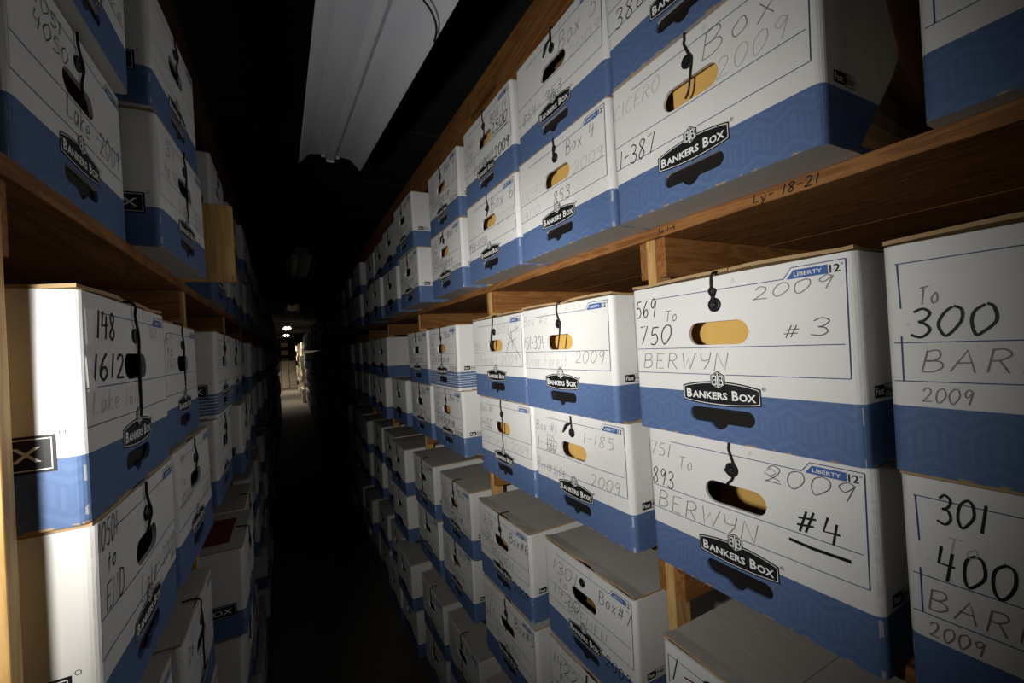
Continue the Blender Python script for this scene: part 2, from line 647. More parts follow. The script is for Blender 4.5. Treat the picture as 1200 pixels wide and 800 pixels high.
def tag_print(pr):
    pr.poly([(U(0.787), V(0.088)), (U(0.921), V(0.088)), (U(0.921), V(0.044)), (U(0.812), V(0.044))], 0.0006, 0)
    pr.text('LIBERTY', U(0.813), U(0.904), V(0.077), 0.0044, 0.0008, 1, 0.01)
    pr.text('12', U(0.926), U(0.957), V(0.086), 0.0086, 0.0006, 2, 0.02)
    c = [(U(0.963) + 0.0009 * math.cos(a), V(0.05) + 0.0009 * math.sin(a)) for a in [i * PI / 3 for i in range(7)]]
    pr.stroke(c, 0.0004, 0.0006, 2)

def side_tag_print(pr):
    # small black fold mark near the front corner
    x0, x1, z0 = 0.022, 0.066, H * 0.312
    pr.poly([(x0, z0), (x0 + 0.021, z0), (x0 + 0.0235, z0 + 0.0065), (x0 + 0.021, z0 + 0.013), (x0, z0 + 0.013)], 0.0005, 0)
    pr.text('Fast', x0 + 0.002, x0 + 0.019, z0 + 0.0028, 0.0075, 0.0007, 1, 0.02)
    pr.stroke([(x0 + 0.0225, z0), (x1, z0), (x1, z0 + 0.013), (x0 + 0.0225, z0 + 0.013)], 0.0009, 0.0005, 0)
    pr.text('Fold', x0 + 0.0255, x1 - 0.003, z0 + 0.0028, 0.0075, 0.0005, 0, 0.02)

def side_banner_print(pr):
    # wide banner on the other side wall, ending close to the front corner
    x1, x0 = -0.020, -0.230
    z0, z1 = H * 0.243, H * 0.243 + 0.034
    pr.poly([(x0, z0), (x1, z0), (x1, z1), (x0, z1)], 0.0004, 0)
    i = 0.003
    pr.stroke([(x0 + i, z0 + i), (x1 - i, z0 + i), (x1 - i, z1 - i), (x0 + i, z1 - i), (x0 + i, z0 + i)], 0.0012, 0.0006, 1)
    pr.text('BANKERS', x0 + 0.012, x0 + 0.130, z0 + 0.010, 0.014, 0.0006, 1, 0.012)
    pr.text('BOX', x0 + 0.145, x1 - 0.010, z0 + 0.010, 0.014, 0.0006, 1, 0.012)
    rx, rz = x1 + 0.0045, z1 + 0.001
    pr.stroke([(rx + 0.0022 * math.cos(a * PI / 6), rz + 0.0022 * math.sin(a * PI / 6)) for a in range(13)], 0.0005, 0.0005, 0)

# ------------------------------------------------------------------ one-stroke handwriting
GLYPH = {
 '0': (0.62, ['~.5,1 .12,.8 .02,.4 .25,.03 .55,.05 .95,.45 .85,.88 .5,1']),
 '1': (0.28, ['.6,1 .4,0']),
 '2': (0.62, ['~.05,.78 .3,1 .75,.9 .75,.6 .35,.2 .05,.04', '.05,.04 1,.03']),
 '3': (0.58, ['~.08,.9 .45,1 .85,.82 .65,.58 .35,.52 .75,.46 .95,.22 .6,.0 .05,.08']),
 '4': (0.62, ['.2,1 .08,.45 .95,.48', '.72,.85 .62,0']),
 '5': (0.58, ['.9,.97 .25,.95', '~.25,.95 .15,.56 .6,.6 .9,.3 .6,.02 .08,.06']),
 '6': (0.58, ['~.7,1 .25,.7 .05,.28 .4,.0 .85,.2 .7,.46 .3,.42 .1,.2']),
 '7': (0.58, ['.05,.95 .95,1 .45,0']),
 '8': (0.58, ['~.8,.88 .45,1 .15,.78 .5,.52 .85,.22 .45,.0 .1,.2 .5,.52 .85,.8 .75,.95']),
 '9': (0.58, ['~.85,.85 .45,1 .1,.75 .4,.52 .85,.85', '.88,.9 .62,0']),
 '-': (0.42, ['.05,.5 .95,.55']),
 '#': (0.62, ['.4,.92 .22,.08', '.78,.95 .58,.08', '.05,.62 1,.68', '.0,.34 .95,.4']),
 '.': (0.2, ['.4,.0 .6,.05']), ' ': (0.4, []),
 "'": (0.2, ['.5,1 .4,.75']),
 'A': (0.7, ['.02,0 .5,1 .95,0', '.2,.4 .8,.42']),
 'B': (0.65, ['.12,1 .1,0', '~.1,.97 .6,1 .8,.75 .5,.54 .12,.52', '~.12,.52 .75,.5 .95,.22 .6,.02 .1,.0']),
 'C': (0.62, ['~.92,.85 .55,1 .1,.65 .12,.2 .5,.0 .95,.15']),
 'D': (0.68, ['.1,1 .1,0', '~.1,1 .7,.92 .95,.5 .65,.08 .1,0']),
 'E': (0.58, ['.9,1 .12,.97 .1,0 .95,.03', '.12,.5 .75,.53']),
 'F': (0.55, ['.9,1 .12,.97 .1,0', '.12,.5 .75,.53']),
 'G': (0.66, ['~.9,.85 .55,1 .1,.65 .15,.15 .6,.0 .92,.2 .92,.42', '.55,.42 .95,.43']),
 'I': (0.2, ['.5,1 .5,0']),
 'K': (0.62, ['.12,1 .1,0', '.9,1 .15,.45 .95,0']),
 'L': (0.55, ['.15,1 .1,.02 .95,.04']),
 'M': (0.8, ['.05,0 .15,1 .5,.3 .88,1 .95,0']),
 'N': (0.68, ['.08,0 .12,1 .85,.02 .92,1']),
 'O': (0.7, ['~.5,1 .08,.65 .15,.15 .5,.0 .92,.35 .8,.88 .5,1']),
 'R': (0.64, ['.12,1 .1,0', '~.1,.97 .6,1 .85,.76 .5,.52 .14,.5', '.45,.5 .95,0']),
 'S': (0.58, ['~.88,.88 .5,1 .12,.78 .5,.52 .88,.25 .5,.0 .08,.12']),
 'T': (0.62, ['.02,.97 .98,1', '.5,.98 .45,0']),
 'V': (0.62, ['.02,1 .45,0 .95,1']),
 'W': (0.85, ['.02,1 .25,.02 .5,.75 .72,.02 .98,1']),
 'X': (0.62, ['.05,1 .95,0', '.9,1 .05,0']),
 'Y': (0.6, ['~.05,1 .2,.58 .5,.52 .85,.6', '.92,1 .85,.45 .55,0']),
 'a': (0.5, ['~.85,.5 .4,.6 .1,.3 .35,.02 .8,.3', '.85,.58 .9,.02']),
 'b': (0.5, ['.15,1 .12,.02', '~.12,.4 .5,.6 .9,.35 .6,.02 .12,.08']),
 'e': (0.48, ['~.1,.3 .85,.36 .6,.6 .15,.45 .2,.06 .9,.1']),
 'i': (0.2, ['.5,.55 .5,.02', '.5,.8 .52,.84']),
 'l': (0.2, ['.5,1 .5,.02']), 'f': (0.4, ['~.85,.9 .5,1 .42,.7 .4,.0', '.1,.58 .85,.6']), 'g': (0.5, ['~.85,.5 .4,.6 .1,.3 .35,.05 .8,.3', '~.88,.58 .85,-.2 .4,-.38 .1,-.2']), 'h': (0.5, ['.15,1 .12,.0', '~.12,.4 .5,.6 .8,.45 .85,.0']), 'u': (0.5, ['~.1,.58 .15,.05 .6,.05 .85,.5', '.87,.6 .88,.0']), 'p': (0.5, ['.12,.58 .1,-.35', '~.12,.4 .5,.6 .9,.35 .6,.02 .12,.08']),
 'k': (0.5, ['.15,1 .12,.0', '.8,.6 .18,.28 .9,.0']),
 'm': (0.8, ['~.05,.0 .1,.58 .25,.55 .45,.1 .5,.5 .68,.56 .85,.1 .95,.02']),
 'n': (0.5, ['.12,.58 .1,.0', '~.1,.4 .5,.6 .8,.45 .85,.0']),
 'o': (0.5, ['~.5,.6 .1,.35 .35,.02 .85,.2 .75,.55 .45,.6']),
 'r': (0.42, ['.12,.58 .1,.0', '~.1,.35 .45,.6 .9,.55']),
 's': (0.42, ['~.85,.52 .4,.6 .2,.42 .75,.22 .5,.0 .05,.06']),
 't': (0.4, ['.45,.95 .45,.02', '.1,.6 .9,.62']),
 'd': (0.5, ['~.85,.5 .4,.6 .1,.3 .35,.02 .8,.3', '.88,1 .88,.02']),
 'v': (0.5, ['.08,.58 .42,.0 .9,.6']),
 'x': (0.5, ['.05,.58 .9,.0', '.88,.6 .08,.0']),
 'y': (0.5, ['.08,.58 .45,.1', '.9,.6 .3,-.35']),
}

def handwriting(pr, text, u0, u1, v, h, wt=0.0011, slope=0.0, mi=0, jit=0.03, seed=1, lift=0.0006, slant=0.16):
    """write text from u0 to u1 with its base line at v (down from the top), height h, both as fractions"""
    r = random.Random(str(seed) + text)
    tot = sum(GLYPH[c][0] + 0.2 for c in text) - 0.2
    k = (u1 - u0) / tot
    u = u0
    for c in text:
        gw, strokes = GLYPH[c]
        dz = r.uniform(-jit, jit)
        for st in strokes:
            sm = st.startswith('~')
            P = [tuple(float(q) for q in p.split(',')) for p in st.lstrip('~').split(' ')]
            P = [(a + r.uniform(-.04, .04), b + r.uniform(-.03, .03) + dz) for a, b in P]
            if sm:
                P = [(q[0], q[1]) for q in smooth_pts([(a, b, 0) for a, b in P], 5)]
            pts = []
            for a, b in P:
                uu = u + (a * gw + b * slant) * k
                pts.append((U(uu), V(v + slope * (uu - u0)) + b * h * H))
            pr.stroke(pts, wt, lift, mi)
        u += (gw + 0.2) * k

# ------------------------------------------------------------------ meshes of lid, string, button
def lid_half(seed, left, f, lift=0.0):
    # lift: how far the raw front edge has curled up
    """one top flap with a ragged raw front edge"""
    r = random.Random(seed)
    bm = bmesh.new()
    xa, xb = (-W / 2 + 0.0015, 0.012) if left else (0.013, W / 2 - 0.0015)
    n = 16
    y_front = []
    ph = r.uniform(0, 6)
    for i in range(n + 1):
        t = i / n
        x = xa + (xb - xa) * t
        thumb = math.exp(-((x) / 0.03) ** 2) * 0.007
        y_front.append(0.0005 + thumb + 0.0016 * (0.5 + 0.5 * math.sin(ph + 9 * t)) + r.uniform(0, 0.0009))
    y_rows = [None, 0.03, 0.12, 0.3, DEP - 0.003]
    top, bot = [], []
    for j, yr in enumerate(y_rows):
        rt, rb = [], []
        for i in range(n + 1):
            x = xa + (xb - xa) * i / n
            y = y_front[i] if yr is None else yr
            sag = -0.0012 * math.sin(PI * (x / W + 0.5)) * (0 if j in (0, 4) else 1)
            p = f(x, y, H)
            z = max(p.z, H - 0.0015)
            lf = 0.0
            cu = lift * (0.25 + 0.75 * abs(math.sin(ph + 2.2 * i / n + (0 if left else 1.4)))) if j == 0 else 0.0
            rt.append(bm.verts.new((p.x, p.y, z + LID + cu)))
            rb.append(bm.verts.new((p.x, p.y, z + 0.0003 + cu * 0.9)))
        top.append(rt); bot.append(rb)
    for j in range(len(y_rows) - 1):
        for i in range(n):
            bm.faces.new((top[j][i], top[j][i + 1], top[j + 1][i + 1], top[j + 1][i]))
            bm.faces.new((bot[j][i + 1], bot[j][i], bot[j + 1][i], bot[j + 1][i + 1])).material_index = 1
    for i in range(n):
        bm.faces.new((bot[0][i], bot[0][i + 1], top[0][i + 1], top[0][i])).material_index = 1
        bm.faces.new((bot[-1][i + 1], bot[-1][i], top[-1][i], top[-1][i + 1])).material_index = 1
    for j in range(len(y_rows) - 1):
        bm.faces.new((bot[j + 1][0], bot[j][0], top[j][0], top[j + 1][0])).material_index = 1
        bm.faces.new((bot[j][-1], bot[j + 1][-1], top[j + 1][-1], top[j][-1])).material_index = 1
    return to_mesh(bm, 'lid_flap', [M_LID, M_KRAFT])

def button_mesh(r=0.0096, t=0.0026):
    bm = bmesh.new()
    prof = [(0.0, -t * 0.7), (r * 0.35, -t * 0.72), (r * 0.5, -t), (r * 0.85, -t * 0.95), (r, -t * 0.5), (r * 0.97, 0.0)]
    seg = 20
    rings = []
    for rr, yy in prof[1:]:
        rings.append([bm.verts.new((rr * math.cos(2 * PI * i / seg), yy, rr * math.sin(2 * PI * i / seg))) for i in range(seg)])
    c = bm.verts.new((0, prof[0][1], 0))
    for i in range(seg):
        bm.faces.new((c, rings[0][i], rings[0][(i + 1) % seg])).smooth = True
    for a, b in zip(rings, rings[1:]):
        for i in range(seg):
            bm.faces.new((a[i], b[i], b[(i + 1) % seg], a[(i + 1) % seg])).smooth = True
    bmesh.ops.recalc_face_normals(bm, faces=bm.faces)
    return to_mesh(bm, 'button', M_BTN)
def rivet_mesh():
    bm = bmesh.new()
    bmesh.ops.create_uvsphere(bm, u_segments=10, v_segments=6, radius=0.0017)
    for v in bm.verts:
        v.co.y *= 0.5
    for f in bm.faces:
        f.smooth = True
    return to_mesh(bm, 'rivet', M_RIVET)
BUTTON, RIVET = button_mesh(), rivet_mesh()

def string_mesh(style, seed, pinned=False):
    r = random.Random(seed)
    bm = bmesh.new()
    bx, bz = U(0.49), V(0.172)
    j = lambda a=0.0015: r.uniform(-a, a)
    over = [(bx + 0.002 + j(), 0.030, H + LID + 0.0012), (bx + j(), 0.008, H + LID + 0.0016), (bx - 0.001 + j(), -0.0022, H + LID * 0.3), (bx - 0.002 + j(), -0.0024, H - 0.014)]
    R0 = 0.0016
    if pinned:                                            # held under the box above: starts at the lid's edge
        over = [(bx + j(), -0.0020, H + LID * 0.2), (bx - 0.001 + j(), -0.0024, H - 0.004), (bx - 0.0015, -0.0024, H - 0.009), (bx - 0.002 + j(), -0.0024, H - 0.014)]
    if style == 'none':
        over = None
    if style == 'loops':                                  # several turns bunched above the button
        for q in range(3):
            P = over + [(bx - 0.004 + 0.004 * q + j(.002), -0.0030 - 0.001 * q, bz + 0.018), (bx + j(.004), -0.0034, bz + 0.006)]
            tube(bm, smooth_pts(P), R0)
    elif style == 'hang':                                 # down past the button, end hanging in front of the hand hole
        P = over + [(bx + 0.003, -0.0034, bz + 0.010), (bx + 0.0085, -0.004, bz - 0.002), (bx + 0.004 + j(), -0.0026, V(0.27)), (bx + j(.004), -0.0030, V(0.36)), (bx - 0.006 + j(.006), -0.0026, V(0.40) + j(.004))]
        tube(bm, smooth_pts(P), R0)
    elif style == 'long':                                 # hangs far below the hole
        P = over + [(bx + 0.004, -0.0034, bz), (bx + 0.005, -0.0026, V(0.30)), (bx + 0.001 + j(), -0.003, V(0.45)), (bx + 0.004 + j(), -0.0026, V(0.56)), (bx - 0.003 + j(), -0.003, V(0.63))]
        tube(bm, smooth_pts(P), R0)
    elif style == 'left':                                 # passes to the left of the button into the hole
        P = over + [(bx - 0.013, -0.003, bz - 0.004), (bx - 0.018, -0.003, V(0.30)), (bx - 0.021, -0.0028, V(0.40))]
        tube(bm, smooth_pts(P), R0)
        P = over[:3] + [(bx - 0.006, -0.003, bz + 0.012), (bx - 0.017, -0.0028, V(0.36))]
        tube(bm, smooth_pts(P), R0)
    elif style == 'claw':                                 # short frayed ends curling left of the button
        for q in range(2):
            P = over[1:3] + [(bx - 0.002, -0.003, bz + 0.02), (bx - 0.012 - 0.006 * q, -0.004, bz + 0.014), (bx - 0.026 - 0.004 * q, -0.003, bz + 0.001 - 0.004 * q)]
            tube(bm, smooth_pts(P), R0)
        tube(bm, smooth_pts(over[1:3] + [(bx + 0.001, -0.003, bz + 0.01), (bx + 0.002, -0.003, bz)]), R0)
    elif style == 'wrap':                                 # over the edge, wound round the button, short tail
        P = over + [(bx + 0.005, -0.0034, bz + 0.009), (bx + 0.0088, -0.004, bz), (bx + 0.002, -0.004, bz - 0.0088), (bx - 0.0085, -0.004, bz - 0.001)]
        tube(bm, smooth_pts(P), R0)
        P = [(bx + 0.004, -0.0036, bz - 0.008), (bx + 0.001, -0.003, bz - 0.014), (bx - 0.006, -0.003, bz - 0.021)]
        tube(bm, smooth_pts(P), R0)
    return to_mesh(bm, 'string', M_STRING)

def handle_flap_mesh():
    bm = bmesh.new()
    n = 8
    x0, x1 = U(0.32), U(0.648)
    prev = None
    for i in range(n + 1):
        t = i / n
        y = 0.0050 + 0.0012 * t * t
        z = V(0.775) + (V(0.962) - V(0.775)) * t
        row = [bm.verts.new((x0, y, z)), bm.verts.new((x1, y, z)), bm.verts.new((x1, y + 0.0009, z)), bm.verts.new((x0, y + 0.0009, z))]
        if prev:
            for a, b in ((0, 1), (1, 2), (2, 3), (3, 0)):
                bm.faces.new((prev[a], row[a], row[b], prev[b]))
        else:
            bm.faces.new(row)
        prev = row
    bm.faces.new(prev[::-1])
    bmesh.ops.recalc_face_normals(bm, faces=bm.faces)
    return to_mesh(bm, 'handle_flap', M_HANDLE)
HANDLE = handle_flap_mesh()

# ------------------------------------------------------------------ assembling a box
def box_loc(side, y0, z, dx):
    if side == 'R':
        return (XR + dx, y0 + W / 2, z + 0.0004), -PI / 2
    return (XL + dx, y0 + W / 2, z + 0.0004), PI / 2

INKS = [M_INK, M_PEN, M_PENCIL, M_FAINT]
INK, PEN, PCL, FNT = 0, 1, 2, 3
_seed = [10]

def storage_box(side, y0, z, label, dx=0.0, yaw=0.0, notes=(), string='wrap', striped=False, gaps=False, group=None, marks=(), warp=1.0, folder=None, curl=0.0):
    _seed[0] += 1
    sd = _seed[0]
    f = warp_fn(sd, warp)
    loc, rz = box_loc(side, y0, z, dx)
    root = thing('storage_box', label, 'box', loc, rz + math.radians(yaw), group)
    link('carton', warped_carton(f, striped), root)
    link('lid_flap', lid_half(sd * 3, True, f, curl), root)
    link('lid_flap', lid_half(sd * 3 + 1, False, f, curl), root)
    pr = Print([M_NAVY]); frame_print(pr, gaps); link('printed_frame', pr.mesh('printed_frame', f), root)
    pr = Print([M_BLACK, M_WHITE]); emblem_print(pr); link('printed_emblem', pr.mesh('printed_emblem', f), root)
    pr = Print([M_TAG, M_WHITE, M_BLACK]); tag_print(pr); link('size_tag', pr.mesh('size_tag', f), root)
    pr = Print([M_BLACK, M_WHITE])
    if side == 'R':
        side_tag_print(pr); link('side_mark', pr.mesh('side_mark', None, 1, f), root)
    else:
        side_banner_print(pr); link('side_mark', pr.mesh('side_mark', None, -1, f), root)
    for nt in notes:
        txt, u0, u1, v, h, ink, wt = nt[:7]
        pr = Print([INKS[ink]])
        wt *= 1.1 if y0 < 0.8 else 1.5
        handwriting(pr, txt, u0, u1, v, h, wt * 0.001, nt[7] if len(nt) > 7 else 0.0, 0, seed=sd)
        link('handwriting', pr.mesh('handwriting', f), root)
    for mk in marks:                                        # loose pen strokes: points in u, v
        pr = Print([INKS[mk[0]]])
        pr.stroke([(U(a), V(b)) for a, b in mk[2]], mk[1] * 0.001 * (1.1 if y0 < 0.8 else 1.5), 0.0006, 0)
        link('pen_mark', pr.mesh('pen_mark', f), root)
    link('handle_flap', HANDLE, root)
    p = f(U(0.49), 0, V(0.172))
    b = link('button', BUTTON, root, (p.x, p.y - 0.0004, p.z))
    link('rivet', RIVET, b, (0, -0.0022, 0))
    if string != 'none':
        link('string', string_mesh(string, sd, z in TIER.values()), root, (0, p.y, 0))
    if folder is not None:
        manila(root, side, *folder)
    return root

_folder_sheets = {}
def folder_mesh(cut, lean, dark):
    """a closed manila folder standing on edge: two leaves and a cut tab, left edge at u=cut"""
    bm = bmesh.new()
    x0, x1 = U(cut), U(0.94)
    z0, z1 = 0.0065, H * 0.93
    for k in range(3):
        y = 0.0025 * k
        dz = -0.002 * k
        n = 6
        rows = []
        for i in range(n + 1):
            t = i / n
            yy = y + lean * t + 0.003 * math.sin(PI * t) * (1 - k * 0.3)
            z = z0 + (z1 + dz - z0) * t
            rows.append([bm.verts.new((x0 + 0.004 * k, yy, z)), bm.verts.new((x1, yy, z)), bm.verts.new((x1, yy + 0.0007, z)), bm.verts.new((x0 + 0.004 * k, yy + 0.0007, z))])
        for a, b in zip(rows, rows[1:]):
            for i in range(4):
                bm.faces.new((a[i], a[(i + 1) % 4], b[(i + 1) % 4], b[i]))
        bm.faces.new(rows[0]); bm.faces.new(rows[-1])
    bmesh.ops.recalc_face_normals(bm, faces=bm.faces)
    return to_mesh(bm, 'file_folder', M_FOLDERD if dark else M_FOLDER)

def manila(root, side, what, cut=0.40, depth=0.0085, lean=0.005, dark=False):
    o = link('file_folder', folder_mesh(cut, lean, dark), None, (0, 0, 0))
    o.matrix_world = Matrix.Translation(root.location) @ Matrix.Rotation(root.rotation_euler.z, 4, 'Z') @ Matrix.Translation((0, depth, 0))
    tag(o, what, 'folder', 'file folders seen through hand holes')
    if cut > 0.36:                                          # a second folder behind, seen to the left of the first
        o2 = link('file_folder', folder_mesh(0.12, 0.004, False), None)
        o2.matrix_world = Matrix.Translation(root.location) @ Matrix.Rotation(root.rotation_euler.z, 4, 'Z') @ Matrix.Translation((0, depth + 0.020, 0))
        tag(o2, what.replace('tan file folder', 'rear tan folder'), 'folder', 'file folders seen through hand holes')

# ================================================================== the setting
Y0, Y1 = -0.75, 27.0
def slab(name, a, b, mt):
    return structure(link(name, box_mesh(name, a, b, mt, 0)))

M_FLOOR = mat('floor_concrete', (0.20, 0.18, 0.155), 0.8, 0, 0.25)
k = NT(M_FLOOR)
tc = k.n('ShaderNodeTexCoord').outputs['Object']
k.l(k.mix(k.noise(tc, 3.0, 6, 0.65), (0.17, 0.15, 0.12), (0.08, 0.07, 0.056)), k.b.inputs['Base Color'])
k.bump(k.noise(tc, 30, 4), 0.2, 0.002)
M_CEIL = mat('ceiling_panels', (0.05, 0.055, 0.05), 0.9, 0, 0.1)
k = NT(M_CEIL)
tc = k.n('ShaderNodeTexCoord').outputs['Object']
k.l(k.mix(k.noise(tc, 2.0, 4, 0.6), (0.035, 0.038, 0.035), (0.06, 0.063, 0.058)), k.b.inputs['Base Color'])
M_WALL = mat('dark_wall', (0.16, 0.15, 0.135), 0.9, 0, 0.1)
k = NT(M_WALL)
tc = k.n('ShaderNodeTexCoord').outputs['Object']
k.l(k.mix(k.noise(tc, 4.0, 5, 0.6), (0.18, 0.17, 0.15), (0.11, 0.10, 0.09)), k.b.inputs['Base Color'])
slab('floor', (-1.5, -2.5, -0.10), (2.2, Y1 + 0.5, 0.0), M_FLOOR)
CZ = ZC + 1.16
bm = bmesh.new()
add_box(bm, (-1.5, -2.5, CZ), (2.2, Y1 + 0.5, CZ + 0.1))
for i in range(38):                                          # panel battens across the ceiling
    y = -1.6 + i * 0.76
    add_box(bm, (-1.5, y, CZ - 0.012), (2.2, y + 0.035, CZ - 0.0005))
for x in (-0.75, 0.12, 0.99):
    add_box(bm, (x, -2.5, CZ - 0.010), (x + 0.03, Y1 + 0.5, CZ - 0.0005))
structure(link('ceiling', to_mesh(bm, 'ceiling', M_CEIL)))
slab('wall_right', (1.30, -2.5, 0.0), (1.40, Y1 + 0.5, CZ), M_WALL)
slab('wall_left', (-1.05, -2.5, 0.0), (-0.95, Y1 + 0.5, CZ), M_WALL)
slab('wall_far', (-0.95, Y1, 0.0), (1.30, Y1 + 0.1, CZ), M_WALL)
slab('wall_near', (-0.95, -2.4, 0.0), (1.30, -2.3, CZ), M_WALL)

# ================================================================== timber racks
BT = 0.019                                                    # shelf board thickness
def rack(side, posts, yend, name_label):
    sx = 1 if side == 'R' else -1
    xf = BR if side == 'R' else BL
    root = thing('timber_rack', name_label, 'shelving', (xf, posts[0], 0))
    ox, oy = xf, posts[0]
    def part(name, a, b, mt, parent=root, bev=0.0015):
        lo = [min(a[i], b[i]) for i in range(3)]
        hi = [max(a[i], b[i]) for i in range(3)]
        ctr = [(lo[i] + hi[i]) / 2 for i in range(3)]
        me = box_mesh(name, [lo[i] - ctr[i] for i in range(3)], [hi[i] - ctr[i] for i in range(3)], mt, bev)
        return link(name, me, parent, (ctr[0] - ox, ctr[1] - oy, ctr[2]))
    dep = 0.64
    first = {}
    # boards: two planks deep, butt-joined every second bay
    joints = [posts[0] - 0.02] + [p + 0.016 for p in posts[2::2]]
    if joints[-1] < yend:
        joints.append(yend)
    for t, z in list(TIER.items()) + [('H', TIER['T'] + 0.563)]:
        for a, b in zip(joints, joints[1:]):
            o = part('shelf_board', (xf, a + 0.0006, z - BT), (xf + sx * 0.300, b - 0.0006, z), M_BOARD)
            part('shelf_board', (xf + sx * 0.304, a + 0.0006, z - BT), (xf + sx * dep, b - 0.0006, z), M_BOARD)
            first.setdefault(t, o)
    # header along the top front
    for a, b in zip(joints, joints[1:]):
        part('header_board', (xf - sx * 0.019, a, ZC + 0.690), (xf - sx * 0.0005, b, ZC + 0.815), M_BOARD if side == 'R' else M_DARKW)
    for p in posts:
        zt = [('F', 0.0), ('L', TIER['F']), ('M', TIER['L']), ('T', TIER['M'])]
        for t, zb in zt:
            q0 = 1.2905 if side == 'R' and abs(p - 1.228) < 0.01 and t in 'ML' else p
            hw = 0.0095
            part('post', (xf + sx * 0.002, q0 - hw, zb + 0.0005), (xf + sx * 0.040, q0 + hw, TIER[t] - BT - 0.0005), M_POST)
            part('post', (xf + sx * (dep - 0.04), q0 - hw, zb + 0.0005), (xf + sx * dep, q0 + hw, TIER[t] - BT - 0.0005), M_POST)
            if t != 'F':
                for q in (-1, 1):                             # cleats nailed to both faces of the post, carrying the shelf
                    part('cleat', (xf + sx * 0.006, q0 + q * (hw + 0.0005), TIER[t] - BT - 0.0685), (xf + sx * (dep - 0.005), q0 + q * (hw + 0.0195), TIER[t] - BT - 0.0005), M_CLEAT)
        if p > 1.0 or side == 'L':                            # the upper tier's posts
            part('post', (xf + sx * 0.002, p - 0.012, TIER['T'] + 0.0005), (xf + sx * 0.040, p + 0.012, TIER['T'] + 0.563 - BT - 0.0005), M_POST)
    return root, first

posts_r = [-0.150, 0.5475, 1.228, 2.050] + [2.050 + 0.72 * i for i in range(1, 8)]
posts_l = [0.512, 1.2625, 2.010] + [2.010 + 0.72 * i for i in range(1, 5)]
rackR, boardsR = rack('R', posts_r, 7.2, 'long timber rack of shelves along the right side of the aisle')
rackL, boardsL = rack('L', posts_l, 5.0, 'long timber rack of shelves along the left side of the aisle')

# shelf-edge marker notes on the right top shelf board
def edge_note(parent, text, y, z0, width, h, wt):
    pr = Print([M_INK])
    handwriting(pr, text, 0.5, 0.5 + width / W, 1.0, h / H, wt, 0, 0, seed=5)
    me = pr.mesh('marker_note')
    o = link('marker_note', me, parent)
    o.matrix_parent_inverse = Matrix.Identity(4)
    w = parent.location + rackR.location
    o.location = (BR - w.x - 0.0002, y - w.y, z0 - w.z)
    o.rotation_euler = (0, 0, -PI / 2)
edge_note(boardsR['T'], 'Ly- 18-21', 0.356, TIER['T'] - 0.0155, 0.082, 0.0115, 0.0016)
edge_note(boardsR['T'], 'Se 1-4', 0.525, TIER['T'] - 0.0150, 0.036, 0.0085, 0.0012)

# ================================================================== near boxes, right rack
T, Mm, L, F = TIER['T'], TIER['M'], TIER['L'], TIER['F']
up = PITCH
storage_box('R', -0.145, T, 'white and blue box at the right end of the top shelf, beside the brown flap', dx=0.040, gaps=True,
            notes=[('2', .10, .17, .52, .12, INK, 1.4)], string='wrap')
storage_box('R', 0.229, T, 'white and blue box marked 1-387, lower box on the top shelf', dx=-0.009,
            notes=[('Box', .55, .87, .24, .15, PCL, 1.1), ('2009', .62, .90, .40, .11, FNT, 1.0), ('CICERO', .02, .33, .23, .10, FNT, 0.9, -0.05), ('1-387', .04, .28, .60, .13, INK, 1.5)],
            string='hang', folder=('tan file folder inside the box marked 1-387', 0.37))
storage_box('R', 0.229, T + up, 'white and blue box marked 388, stacked on the box marked 1-387', dx=-0.009,
            notes=[('388-', .07, .34, .60, .13, INK, 1.5)], string='wrap')
storage_box('R', 0.549, T, 'white and blue box marked Box 4 and 853 on the top shelf', dx=-0.013,
            notes=[('Box 4', .60, .88, .22, .12, PEN, 1.0), ('853', .44, .62, .59, .11, INK, 1.0), ('2009', .67, .94, .43, .10, FNT, 0.9), ('CICERO', .04, .33, .40, .09, FNT, 0.7), ('400', .06, .28, .60, .10, FNT, 0.8)],
            string='loops', folder=('tan file folder inside the box marked Box 4', 0.44))
storage_box('R', 0.549, T + up, 'white and blue box marked Box 5 and 854-953 on the top shelf', dx=-0.006,
            notes=[('Box 5', .56, .93, .28, .16, PCL, 1.2), ('854- 953', .08, .58, .62, .10, PEN, 1.0), ('2009', .66, .95, .44, .09, FNT, 0.8)],
            string='claw', folder=('dark tan file folder inside the box marked Box 5', 0.30, 0.03, 0.02, True))
storage_box('R', 0.880, T, 'white and blue box marked Box 6 and 954-1030 on the top shelf', dx=-0.010,
            notes=[('Box 6', .54, .95, .24, .16, PEN, 1.0), ('2009', .64, .95, .44, .11, FNT, 0.9), ('954-1030', .03, .44, .60, .11, PEN, 1.1)],
            string='wrap', folder=('tan file folder inside the box marked Box 6', 0.46))
storage_box('R', 0.882, T + up, 'white and blue box marked Elk Grove 2009, stacked on Box 6', dx=-0.008,
            notes=[('ELKGROVE', .24, .66, .66, .10, PEN, 1.3), ('2009', .68, .93, .68, .12, INK, 2.0), ('BOX 14', .62, .92, .24, .10, PEN, 1.0), ('2500', .64, .92, .38, .11, INK, 1.6), ('2401', .08, .26, .28, .10, PCL, 0.9), ('to', .12, .22, .40, .10, PCL, 1.2), ('2440', .07, .28, .53, .10, PCL, 0.9)],
            marks=[(0, 1.2, [(.63, .40), (.92, .39)]), (0, 1.2, [(.63, .43), (.92, .42)])],
            string='hang', folder=('tan file folder inside the topmost Elk Grove box above Box 6', 0.45))

